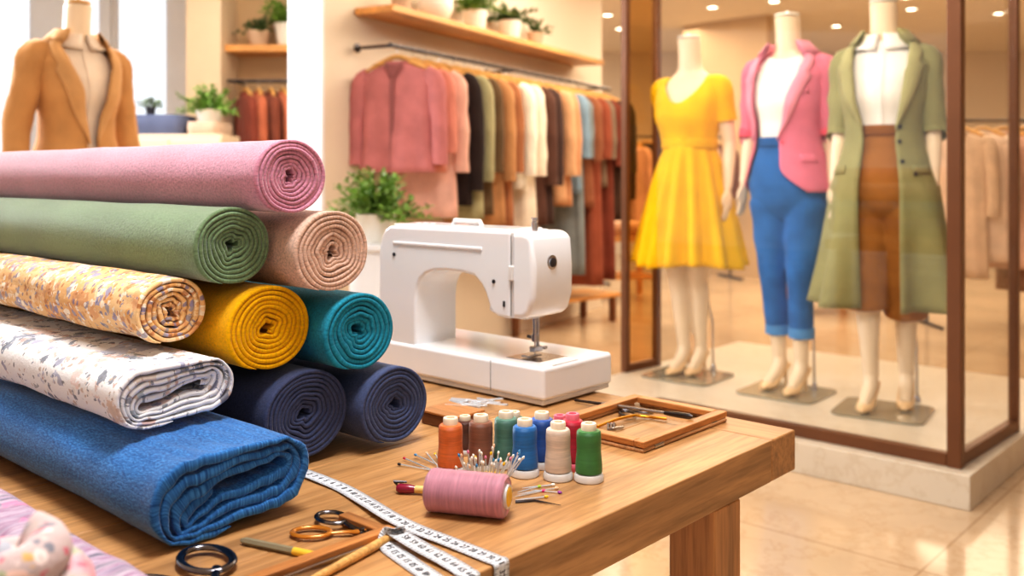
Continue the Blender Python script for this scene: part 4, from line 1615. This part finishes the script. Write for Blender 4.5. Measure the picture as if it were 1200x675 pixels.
jacket(TF, cloth_mat('camel_wool', rgb(200, 148, 96)), .84, table_fn([(.84, .12), (1.1, .10), (1.3, .30), (1.45, .52), (1.53, .95)]), table_fn([(.84, .25), (1.1, .12), (1.3, .30), (1.45, .52), (1.53, .95)]),
       (AR, mir(AR)), 1.95, off=.034, lapel_from=1.08, lapel_w=.085, lapel_mat=cloth_mat('camel_lapel', rgb(206, 158, 108)), pockets=((1.0, .9), (1.0, -.9)), sleeve_r=(.070, .066, .058, .050))

# ================================================================== CLOTHES ON RAILS


def hanger(loc, rotz, label, group, w=.36):
    m = MB()
    m.tube(smoothpath([(-w / 2, 0, -.122), (-w / 4, 0, -.082), (0, 0, -.052), (w / 4, 0, -.082), (w / 2, 0, -.122)], 5), [.008] * 3 + [.014] * 15 + [.008] * 3, 8)
    o = m.build('clothes_hanger', M['hanger'], None, loc, rotz)
    tag(o, label, 'hanger', group)
    q = [(0, 0, -.05), (0, 0, -.014)]
    q += [(.016 * math.sin(a) , 0, .000 - .0 + .016 * (1 - math.cos(a)) * 0 + .014 * math.cos(a) - .0) for a in [PI - .4 - i * .5 for i in range(9)]]
    MB().tube(q, .002, 6).build('hook', M['steel'], o)
    return o


DROP = .030                                       # the neck of a garment hangs a little below the top of its hanger


def garment(name, label, cat, loc, rotz, c, length, group, sleeve=.45, w=.20, hemw=None, thick=.045, seed=0, hang_label=None, hgroup='wooden hangers on the long rail', n=36, layered=None):
    g_ = .3 * c[0] + .5 * c[1] + .2 * c[2]
    c = tuple(x + (g_ * k - x) * .28 for x, k in zip(c[:3], (1.08, .98, .90))) + (1,)
    mat = cloth_mat('cloth_%s_%d' % (name, seed), c, var=.14)
    hemw = hemw or w * 1.08
    prof = [(-.048, .055, .030), (-.066, .075, .034), (-.085, .130, .036), (-.110, w * .93, .038), (-.140, w, thick), (-.24, w * .96, thick * 1.05), (-.45, w * .97, thick * 1.15), (-length, hemw, thick * 1.25)]
    tab = sorted([(p[0], p[1], p[2]) for p in prof])
    zs = [-.048, -.066, -.085, -.11, -.14] + [-.14 - (length - .14) * i / 12 for i in range(1, 13)]
    rows = []
    for z in zs:
        hw, ht = lerp_table(tab, z)
        k = min(1, max(0, (-z - .12) / .4))
        zd = z - DROP
        row = []
        for j in range(n):
            a = 2 * PI * j / n
            fold = 1 + k * (.24 * math.sin(a * 7 + seed * 1.7 + z * 2) + .14 * math.sin(a * 4 + seed))
            row.append(Vector((hw * math.copysign(abs(math.cos(a)) ** .8, math.cos(a)), ht * fold * math.sin(a), zd)))
        rows.append(row)
    o = MB().grid(rows, wrap=True).build(name, mat, None, loc, rotz, solid=.003, angle=80)
    tag(o, label, cat, group)
    if sleeve:
        for s in (1, -1):
            tube_cloth(MB(), [(s * (w - .035), 0, -.120 - DROP), (s * (w + .015), .003, -.165 - DROP), (s * (w + .035), .006, -.12 - DROP - sleeve * .55), (s * (w + .040), .002, -.12 - DROP - sleeve)],
                       [.046, .052, .046, .042], n=14, fold=.25, flat=(1, .75), seed=seed + s).build('sleeve', mat, o, angle=80)
    m = MB()
    rows = []
    for z, r in ((-.056 - DROP, .052), (-.047 - DROP, .050), (-.044 - DROP, .053), (-.056 - DROP, .062)):
        rows.append([Vector((r * 1.15 * math.cos(2 * PI * j / 20), r * .75 * math.sin(2 * PI * j / 20), z - .012 * max(0, -math.sin(2 * PI * j / 20)))) for j in range(20)])
    MB().grid(rows, wrap=True).build('collar', mat, o, solid=.002)
    if hang_label:
        hanger(loc, rotz, hang_label, hgroup)
    if name == 'cardigan':
        # open front: a darker edge band and a dark sheet painted as shade in the V of the neck, on the face that looks out
        mk = cloth_mat('cardigan_band_and_shade', tuple(x * .62 for x in c[:3]) + (1,))
        rows = [[Vector((sx, -(.058 if z < -.2 else .050), z)) for sx in (-.012, 0, .012)] for z in (-.17, -.23, -.33, -.48, -length - DROP + .01)]
        MB().grid(rows).build('front_band', mk, o, solid=.003)
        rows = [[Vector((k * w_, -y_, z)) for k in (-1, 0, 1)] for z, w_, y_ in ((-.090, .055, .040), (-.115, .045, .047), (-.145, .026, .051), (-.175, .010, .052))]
        MB().grid(rows).build('neck_shade', mk, o, solid=.003)
    return o


# long wall shelf and rail
S0 = C0 + wv * .236 + nv * .002
sh_len = 2.72
o = MB().box((sh_len / 2, -.128, .0175), (sh_len, .25, .035)).build('wall_shelf', M['shelf'], None, (S0.x, S0.y, 1.945), RA, bevel=.003)
tag(o, 'long honey coloured wooden shelf on the wall above the clothes rail', 'shelf')
RZ = 1.765
B0 = C0 + wv * .10 + nv * .262
rt = thing('clothes_rail', 'long dark metal clothes rail fixed beneath the wall shelf', 'clothes rail', (B0.x, B0.y, RZ), RA)
MB().tube([(.10, 0, 0), (2.95, 0, 0)], .012, 14).build('rail', M['dark_steel'], rt)
for x in (.12, 1.45, 2.86):
    MB().tube([(x, 0, 0), (x, .225, 0)], .009, 10).build('bracket', M['dark_steel'], rt)
    MB().lathe([(.025, 0), (.025, .008), (.012, .012)], 18, Matrix.Translation((x, .229, 0)) @ Matrix.Rotation(PI / 2, 4, 'X')).build('wall_flange', M['dark_steel'], rt)
GL = [
    # q, colour, length, sleeve, name, label, category, width
    (.16, rgb(206, 112, 118), .62, .46, 'cardigan', 'dusty rose cardigan facing out at the near end of the rail', 'cardigan', .20),
    (.30, rgb(226, 128, 108), .62, .40, 'blouse', 'coral pink blouse just behind the rose cardigan on the rail', 'blouse', .20),
    (.42, rgb(236, 174, 156), .86, .50, 'tunic', 'pale salmon tunic between the coral blouse and the black coat', 'tunic', .19),
    (.56, rgb(56, 44, 44), .80, .60, 'coat', 'black brown coat behind the salmon tunic near the front of the rail', 'coat', .19),
    (.70, rgb(170, 164, 116), .88, .55, 'jacket', 'sage green jacket hanging next to the black brown coat', 'jacket', .19),
    (.82, rgb(112, 84, 52), .86, .50, 'jacket', 'olive brown jacket squeezed between the sage and caramel ones', 'jacket', .18),
    (.93, rgb(206, 140, 72), .92, .55, 'jacket', 'caramel tan jacket left of the white blouses', 'jacket', .19),
    (1.04, rgb(180, 108, 54), .94, .50, 'jacket', 'ginger brown jacket touching the first white blouse', 'jacket', .18),
    (1.17, rgb(252, 238, 218), .72, .52, 'blouse', 'ivory white blouse, the shorter of the two white ones', 'blouse', .20),
    (1.31, rgb(250, 228, 204), 1.00, .52, 'tunic', 'long cream white tunic behind the ivory blouse', 'tunic', .20),
    (1.46, rgb(104, 66, 54), .95, .58, 'coat', 'chocolate brown coat just behind the white clothes', 'coat', .19),
    (1.58, rgb(84, 58, 52), .95, .58, 'coat', 'dark umber coat between the chocolate and peach clothes', 'coat', .19),
    (1.72, rgb(232, 168, 110), .82, .52, 'blouse', 'peach blouse in the middle of the far half of the rail', 'blouse', .20),
    (1.84, rgb(222, 152, 96), .84, .52, 'blouse', 'apricot tan blouse left of the light blue shirt', 'blouse', .19),
    (1.99, rgb(120, 160, 190), .76, .40, 'shirt', 'light blue denim shirt, the only blue on the rail', 'shirt', .19),
    (2.10, rgb(128, 140, 146), 1.32, .40, 'dress', 'long blue grey dress right behind the light blue shirt', 'dress', .17),
    (2.22, rgb(160, 88, 48), .86, .42, 'blouse', 'cinnamon brown blouse behind the blue grey dress', 'blouse', .18),
    (2.34, rgb(168, 76, 40), 1.42, .40, 'dress', 'long rust red dress near the far end of the rail', 'dress', .19),
    (2.46, rgb(140, 116, 92), .72, .40, 'blouse', 'grey taupe blouse among the rust dresses', 'blouse', .18),
    (2.57, rgb(140, 58, 34), 1.40, .45, 'dress', 'long brick brown dress after the rust red one', 'dress', .19),
    (2.69, rgb(84, 56, 42), .96, .50, 'coat', 'dark brown coat second from the far end of the rail', 'coat', .19),
    (2.80, rgb(70, 60, 52), .92, .50, 'coat', 'charcoal coat hanging last at the far end of the rail', 'coat', .20),
]
for i, (q, c, ln, sl, nm, lb, ct, w) in enumerate(GL):
    p = B0 + wv * q
    turn = -PI / 2 + (.16 if i == 0 else RND.uniform(-.08, .08))
    garment(nm, lb, ct, (p.x, p.y, RZ - .002), RA + turn, c, ln, 'clothes on the long rail', sl, w, seed=i, hang_label='wooden hanger holding the ' + lb.split(' hanging')[0].split(' facing')[0].split(' just')[0].split(' between')[0].split(' behind')[0].split(' right')[0].split(' left')[0].split(' near')[0].split(',')[0].split(' among')[0].split(' after')[0].split(' touching')[0].split(' squeezed')[0].split(' in the')[0].split(' second')[0])

# alcove shelf and rail
o = MB().box((0, 0, 0), (1.05, .30, .05)).build('alcove_shelf', M['shelf'], None, (-1.52, 6.84, 2.005), 0, bevel=.003)
tag(o, 'short wooden shelf with two potted plants in the alcove behind the white wall end', 'shelf')
ar = thing('clothes_rail', 'short clothes rail in the alcove with rust and dark clothes', 'clothes rail', (-2.05, 6.70, 1.77), 0)
MB().tube([(.02, 0, 0), (1.04, 0, 0)], .012, 12).build('rail', M['dark_steel'], ar)
for x in (.06, 1.0):
    MB().tube([(x, 0, 0), (x, .30, 0)], .009, 10).build('bracket', M['dark_steel'], ar)
AL = [(rgb(150, 62, 40), 'dark maroon jacket first on the alcove rail'), (rgb(206, 100, 52), 'rust orange jacket second on the alcove rail'), (rgb(146, 70, 46), 'mahogany jacket between two rust jackets in the alcove'),
      (rgb(218, 110, 60), 'bright rust jacket just left of the navy one in the alcove'), (rgb(66, 66, 82), 'slate navy jacket in the alcove beside the rust ones'),
      (rgb(48, 46, 58), 'near black jacket after the slate navy one in the alcove'), (rgb(206, 146, 104), 'tan jacket at the end of the alcove rail by the white wall')]
for i, (c, lb) in enumerate(AL):
    garment('jacket', lb, 'jacket', (-1.90 + i * .088, 6.70, 1.768), -PI / 2 + RND.uniform(-.1, .1) + .5, c, .85, 'clothes on the alcove rail', .5, .17, seed=60 + i,
            hang_label='wooden hanger holding the ' + ' '.join(lb.split()[:3]) + ' in the alcove', hgroup='wooden hangers on the alcove rail', thick=.04)

# far right rail inside the store, behind the side glass
fr_ = thing('clothes_rack', 'freestanding clothes rack of beige and brown clothes seen through the side glass', 'clothes rack', (3.05, 6.9, 0), .0)
MB().tube([(0, 0, 1.50), (1.7, 0, 1.50)], .012, 12).build('rail', M['dark_steel'], fr_)
for x in (0, 1.7):
    MB().tube([(x, 0, .02), (x, 0, 1.50)], .012, 12).build('upright', M['dark_steel'], fr_)
    MB().tube([(x, -.25, .012), (x, .25, .012)], .012, 12).build('foot', M['dark_steel'], fr_)
RL = [(rgb(226, 190, 160), 1.12, 'pale sand cardigan at the left end of the rack behind the side glass'), (rgb(240, 208, 186), 1.0, 'cream pink blouse second on the rack behind the side glass'),
      (rgb(226, 176, 150), 1.05, 'rose beige tunic third on the rack behind the side glass'), (rgb(150, 104, 76), 1.22, 'mid brown coat in the middle of the rack behind the side glass'),
      (rgb(196, 128, 70), .98, 'golden tan jacket behind the brown coat on the side rack'), (rgb(110, 70, 48), 1.15, 'dark brown coat right of the golden jacket on the side rack'), (rgb(206, 150, 110), 1.0, 'soft terracotta tunic at the right part of the side rack')]
for i, (c, ln, lb) in enumerate(RL):
    garment(lb.split()[2] if lb.split()[2] != 'pink' else 'blouse', lb, lb.split()[2], (3.30 + i * .155, 6.9, 1.498), -PI / 2 + .75 + RND.uniform(-.1, .1), c, ln, 'clothes on the side rack', .55, .18, seed=80 + i,
            hang_label='wooden hanger holding the ' + ' '.join(lb.split()[:3]) + ' on the side rack', hgroup='wooden hangers on the side rack')

# low bench under the long rail, two display tables further back
bn = thing('low_bench', 'low wooden bench on short legs under the far end of the long rail', 'bench', (.03, 6.37, 0), math.atan2(.70, .755))
MB().box((.5, .16, .20), (1.12, .36, .028)).build('bench_top', M['shelf'], bn, bevel=.003)
for x in (0, 1.0):
    for y in (.01, .31):
        MB().box((x, y, .093), (.04, .04, .186)).build('leg', M['dark_wood'], bn, bevel=.002)


def display_table(label, loc, sx, sy, h, rot=0.0, shelf=.2):
    t = thing('display_table', label, 'table', loc, rot)
    MB().box((0, 0, h - .02), (sx, sy, .04)).build('tabletop', M['shelf'], t, bevel=.003)
    MB().box((0, 0, shelf), (sx - .06, sy - .06, .025)).build('lower_shelf', M['shelf'], t, bevel=.002)
    for x in (-1, 1):
        for y in (-1, 1):
            MB().box((x * (sx / 2 - .025), y * (sy / 2 - .025), (h - .04) / 2), (.05, .05, h - .04)).build('leg', M['shelf'], t, bevel=.002)
    return t


def folded(label, loc, c, sx, sy, h, rot=0.0, seed=0, group=None):
    m = MB()
    rows = []
    n = 28
    for z in (0, .15, .5, .85, 1):
        k = 1 - .06 * abs(z - .5) * 2
        rows.append([Vector((sx / 2 * k * math.copysign(abs(math.cos(2 * PI * j / n)) ** .35, math.cos(2 * PI * j / n)), sy / 2 * k * math.copysign(abs(math.sin(2 * PI * j / n)) ** .35, math.sin(2 * PI * j / n)),
                             z * h + .006 * mn.noise((j * .5, z, seed)) * z)) for j in range(n)])
    m.grid(rows, wrap=True, cap0=True, cap1=True)
    o = m.build('folded_garment', cloth_mat('folded_%d' % seed, c), None, loc, rot)
    tag(o, label, 'folded clothes', group)
    return o


t1 = display_table('small wooden display table behind the mannequins', (2.52, 7.55, 0), .56, .5, .53, .1)
for i, (c, nm) in enumerate(((rgb(196, 150, 110), 'tan'), (rgb(226, 190, 160), 'cream'), (rgb(150, 100, 70), 'brown'))):
    folded(nm + ' folded sweater in the stack on the table behind the mannequins', (2.50, 7.55, .532 + i * .062), c, .34 - i * .01, .30, .058, .1, 100 + i, 'folded sweaters behind the mannequins')
for i, (c, nm) in enumerate(((rgb(210, 170, 130), 'beige'), (rgb(120, 84, 60), 'dark brown'))):
    folded(nm + ' folded sweater on the lower shelf of the table behind the mannequins', (2.50, 7.55, .215 + i * .062), c, .36, .32, .058, .1, 104 + i, 'folded sweaters on the lower shelf')
# black handbag on top
hb = thing('handbag', 'black handbag standing on the folded sweaters behind the mannequins', 'handbag', (2.46, 7.55, .722), .3)
MB().box((0, 0, .07), (.20, .09, .14)).build('bag_body', M['dark_plastic'], hb, bevel=.02)
MB().tube(smoothpath([(-.06, 0, .13), (-.05, 0, .20), (.05, 0, .20), (.06, 0, .13)], 6), .006, 10).build('bag_handle', M['dark_plastic'], hb)
t2 = display_table('wooden display table far back right of the long rail', (.95, 8.4, 0), .60, .5, .56, .2)
for i, (c, nm) in enumerate(((rgb(170, 120, 84), 'ginger'), (rgb(222, 180, 150), 'pale rose'))):
    folded(nm + ' folded sweater on the table far back beside the long rail', (.98, 8.4, .562 + i * .062), c, .36, .30, .058, .2, 110 + i, 'folded sweaters far back')
# dark clothes on a back rail
br = thing('clothes_rack', 'clothes rack with dark clothes far back beyond the long rail', 'clothes rack', (.90, 9.6, 0), .3)
MB().tube([(0, 0, 1.5), (1.5, 0, 1.5)], .012, 12).build('rail', M['dark_steel'], br)
for x in (0, 1.5):
    MB().tube([(x, 0, .02), (x, 0, 1.5)], .012, 12).build('upright', M['dark_steel'], br)
    MB().tube([(x, -.25, .012), (x, .25, .012)], .012, 12).build('foot', M['dark_steel'], br)
DK = [(rgb(60, 46, 42), 'black brown coat'), (rgb(226, 170, 150), 'blush pink jacket'), (rgb(52, 44, 46), 'charcoal black coat'), (rgb(96, 66, 52), 'coffee brown coat'), (rgb(190, 120, 70), 'amber jacket'), (rgb(206, 160, 130), 'sand jacket'), (rgb(120, 70, 50), 'russet coat')]
for i, (c, lb) in enumerate(DK):
    x = .12 + i * .2
    garment(lb.split()[-1], lb + ' on the clothes rack far back beyond the long rail', lb.split()[-1], (.90 + x * math.cos(.3), 9.6 + x * math.sin(.3), 1.498), .3 - PI / 2 + .9, c, .95, 'clothes on the rack far back', .5, .18, seed=120 + i,
            hang_label='wooden hanger holding the ' + lb + ' far back', hgroup='wooden hangers on the rack far back')

# ================================================================== PLANTS AND SHELF OBJECTS


def plant(label, loc, pr_, ph, fr__, n, mat, pot, seed, spread=1.0, leafw=.012, up=.35, name='potted_plant', group=None, droop=.35):
    t = thing(name, label, 'plant', loc, 0, group)
    MB().lathe([(pr_ * .74, 0), (pr_ * .78, .004), (pr_, ph * .95), (pr_ * 1.03, ph), (pr_ * .93, ph), (pr_ * .9, ph * .86)], 32).build('pot', pot, t)
    MB().lathe([(pr_ * .9, ph * .86), (pr_ * .4, ph * .89)], 24).build('soil', M['soil'], t)
    r_ = random.Random(seed)
    m = MB()
    for _ in range(max(12, n // 7)):
        a = r_.uniform(0, 2 * PI)
        el = r_.uniform(up, 1.5)
        L_ = fr__ * r_.uniform(.55, 1.0)
        d = Vector((math.cos(a) * math.cos(el) * spread, math.sin(a) * math.cos(el) * spread, math.sin(el)))
        b_ = Vector((math.cos(a) * pr_ * .5 * r_.random(), math.sin(a) * pr_ * .5 * r_.random(), ph * .86))
        stem = [b_ + d * L_ * f + Vector((0, 0, -droop * L_ * f * f)) for f in (0, .25, .5, .75, 1)]
        m.tube(stem, [.0022, .002, .0017, .0014, .0008], 5)
        for k in range(11):
            f = .18 + .82 * k / 10
            p0 = b_ + d * L_ * f + Vector((0, 0, -droop * L_ * f * f))
            q = (d * .7 + Vector((r_.uniform(-1, 1), r_.uniform(-1, 1), r_.uniform(-.4, .9)))).normalized()
            s = q.cross(Vector((r_.uniform(-.4, .4), r_.uniform(-.4, .4), 1))).normalized()
            ll = leafw * r_.uniform(3.4, 5.6)
            rows = []
            for i in range(5):
                g = i / 4
                w = leafw * (math.sin(PI * (.06 + .90 * g)) ** .8)
                p = p0 + q * ll * g + Vector((0, 0, -.25 * ll * g * g))
                rows.append([p - s * w, p + Vector((0, 0, w * .3)), p + s * w])
            m.grid(rows)
    m.build('foliage', mat, t, recalc=False)
    return t


def on_shelf(x):
    r_ = (x - 600) / F
    a = S0 + nv * .128
    q = (r_ * a.y - a.x) / (wv.x - r_ * wv.y)
    p = a + wv * q
    return (p.x, p.y, 1.981)


plant('white pot with fine green leaves on the long shelf, left of its neighbours', on_shelf(557), .075, .13, .20, 330, M['leaf'], M['pot_white'], 1, leafw=.008)
plant('white pot with dark leaves in the middle of the long shelf', on_shelf(598), .075, .13, .20, 330, M['leaf_dark'], M['pot_white'], 2, leafw=.008)
plant('smaller tan pot with dark leaves right of the other shelf plants', on_shelf(627), .060, .10, .18, 110, M['leaf_dark'], M['pot_tan'], 3, leafw=.008)
p_ = on_shelf(510)
o = MB().lathe([(.05, 0), (.085, .03), (.105, .08), (.10, .13), (.07, .17), (.045, .185), (.05, .20), (.040, .20), (.036, .185)], 36).build('vase', M['pot_white'], None, p_)
tag(o, 'round white vase near the left end of the long shelf', 'vase')
p_ = on_shelf(470)
o = MB().lathe([(.045, 0), (.05, .01), (.052, .09), (.055, .10), (.045, .10), (.043, .02)], 32).build('cup', M['pot_tan'], None, p_)
tag(o, 'small tan pot at the near end of the long shelf', 'pot')
plant('white pot with a bushy green plant on the alcove shelf', (-1.615, 6.80, 2.031), .105, .16, .34, 480, M['leaf'], M['pot_white'], 5, leafw=.010, spread=1.0)
plant('small tan pot with a dark plant on the alcove shelf', (-1.835, 6.80, 2.031), .085, .11, .20, 130, M['leaf_dark'], M['pot_tan'], 6, leafw=.010)
# bushy plant by the machine on a pedestal
pl = at(441, 262, 3.9)
pd_h = pl.z - .08
pdm = MB().lathe([(.13, 0), (.13, .02), (.11, .04), (.11, pd_h - .03), (.14, pd_h - .02), (.14, pd_h)], 40).build('plant_pedestal', M['white_paint'], None, (pl.x, pl.y, 0))
tag(pdm, 'round white pedestal under the bushy plant behind the blush roll', 'pedestal')
plant('white pot with a bushy bright green plant behind the blush roll and the machine', (pl.x, pl.y, pd_h + .001), .085, .12, .235, 1000, M['leaf'], M['pot_white'], 7, leafw=.0075, spread=1.0, up=.05, droop=.12)
# tall cabinet in front of the windows with folded cloth and a plant
cb = at(212, 160, 5.6)
ct_h = 1.335
cab = thing('tall_cabinet', 'tall pale cabinet in front of the windows behind the pink roll', 'cabinet', (cb.x, cb.y, 0), .0)
MB().box((0, 0, ct_h / 2), (.60, .36, ct_h)).build('cabinet_body', M['wall_warm'], cab, bevel=.004)
for s in (-1, 1):
    dr = MB().box((s * .148, -.186, ct_h / 2), (.286, .012, ct_h - .06)).build('door', M['wall_warm'], cab, bevel=.003)
    MB().lathe([(.012, 0), (.008, .01), (.014, .022), (.004, .028)], 16, Matrix.Translation((s * .03, -.192, ct_h * .6)) @ Matrix.Rotation(PI / 2, 4, 'X')).build('knob', M['steel'], dr)
folded('slate blue folded coat on the tall cabinet by the windows', (cb.x - .10, cb.y, ct_h + .001), rgb(96, 104, 132), .34, .32, .115, 0, 130, 'folded clothes on the cabinet')
folded('beige folded blanket on the tall cabinet, right of the blue coat', (cb.x + .175, cb.y, ct_h + .001), rgb(206, 178, 156), .20, .32, .075, 0, 131, 'folded clothes on the cabinet')
plant('bushy green plant in a white pot standing on the beige blanket on the cabinet', (cb.x + .17, cb.y, ct_h + .078), .080, .075, .20, 600, M['leaf'], M['pot_white'], 9, leafw=.007, up=.05, droop=.2)
cbn = at(178, 141, 5.6)
plant('tiny plant in a narrow dark pot on the blue coat on the cabinet', (cbn.x, cb.y - .02, ct_h + .118), .030, .05, .11, 60, M['leaf_dark'], M['dark_plastic'], 10, leafw=.006)

# ================================================================== LIGHT
sp_px = [(835, 8), (1068, 10), (712, 17), (727, 33), (698, 35), (907, 1), (1063, -4), (1170, 15), (1186, 12), (980, 30), (770, -8), (660, -20), (940, -40), (1120, -30), (1000, -60), (860, -90), (640, -110), (480, -60), (560, -140), (1050, -150), (800, -190), (400, -160), (240, -200), (320, -90)]
for i, (x, y) in enumerate(sp_px):
    Y = F * (2.8 - CZ) / (HZ - y)
    p = Vector(((x - 600) / F * Y, Y, 2.8))
    t = thing('ceiling_spotlight', 'glowing round spotlight set in the shop ceiling', 'spotlight', p, 0, 'round spotlights in the ceiling')
    MB().lathe([(.050, -.001), (.066, -.004), (.066, -.010), (.050, -.012), (.046, -.004)], 28).build('ring', M['white_paint'], t)
    MB().lathe([(.046, -.006), (.02, -.009)], 24).build('bulb', M['bulb'], t)


def area(name, loc, target, size, power, color, sy=None):
    l = bpy.data.lights.new(name, 'AREA')
    l.energy = power
    l.color = color
    l.size = size
    if sy:
        l.shape = 'RECTANGLE'
        l.size_y = sy
    o = bpy.data.objects.new(name, l)
    COL.objects.link(o)
    o.location = loc
    o.rotation_euler = (Vector(target) - Vector(loc)).to_track_quat('-Z', 'Y').to_euler()
    return o


WARM = (1.0, .83, .61)
area('ceiling_lamp', (1.3, 4.9, 2.74), (1.3, 4.9, 0), 1.6, 34, (1, .88, .70))
area('ceiling_lamp', (2.6, 7.6, 2.74), (2.6, 7.6, 0), 2.4, 95, WARM)
area('ceiling_lamp', (0.9, 9.8, 2.74), (0.9, 9.8, 0), 2.4, 88, WARM)
area('ceiling_lamp', (5.2, 9.0, 2.74), (5.2, 9.0, 0), 2.4, 88, WARM)
area('ceiling_lamp', (.55, 5.6, 2.72), (-.3, 5.7, 1.2), 1.4, 48, (1, .88, .70))
area('ceiling_lamp', (-1.6, 5.4, 2.74), (-1.6, 5.4, 0), 1.2, 28, (1, .92, .8))
area('display_lamp', (.6, 2.9, 2.70), (1.25, 4.1, 1.1), .9, 40, (1, .90, .76))
area('table_fill', (-.1, 1.0, 2.72), (-.1, 1.25, .8), .7, 54, (.96, .98, 1.0))  # added overhead fill for the table top, not a fitting of the shop
area('window_light', (-3.0, 4.6, 2.5), (-.2, 1.4, .9), 1.4, 205, (.90, .95, 1.0), 1.4)
area('front_fill', (1.2, -1.6, 2.5), (.1, 1.3, .9), 1.6, 18, (.90, .95, 1.0))  # added fill from behind the camera, brightens roll ends and machine front

w = bpy.data.worlds.new('daylight')
w.use_nodes = True
bg = w.node_tree.nodes['Background']
bg.inputs['Color'].default_value = (.95, .97, 1.0, 1)
bg.inputs['Strength'].default_value = 1.35
scene.world = w

# ================================================================== CAMERA
cam = bpy.data.cameras.new('camera')
cam.sensor_width = 36
cam.lens = F * 36 / 1200
cam.shift_y = -(337.5 - HZ) / 1200
cam.clip_start = .02
cam.dof.use_dof = True
cam.dof.focus_distance = 1.20
cam.dof.aperture_fstop = 4.4
co = bpy.data.objects.new('camera', cam)
co.location = (0, 0, CZ)
co.rotation_euler = (PI / 2, 0, 0)
COL.objects.link(co)
scene.camera = co
scene.view_settings.view_transform = 'Standard'
scene.view_settings.look = 'Medium High Contrast'
scene.view_settings.exposure = -0.2
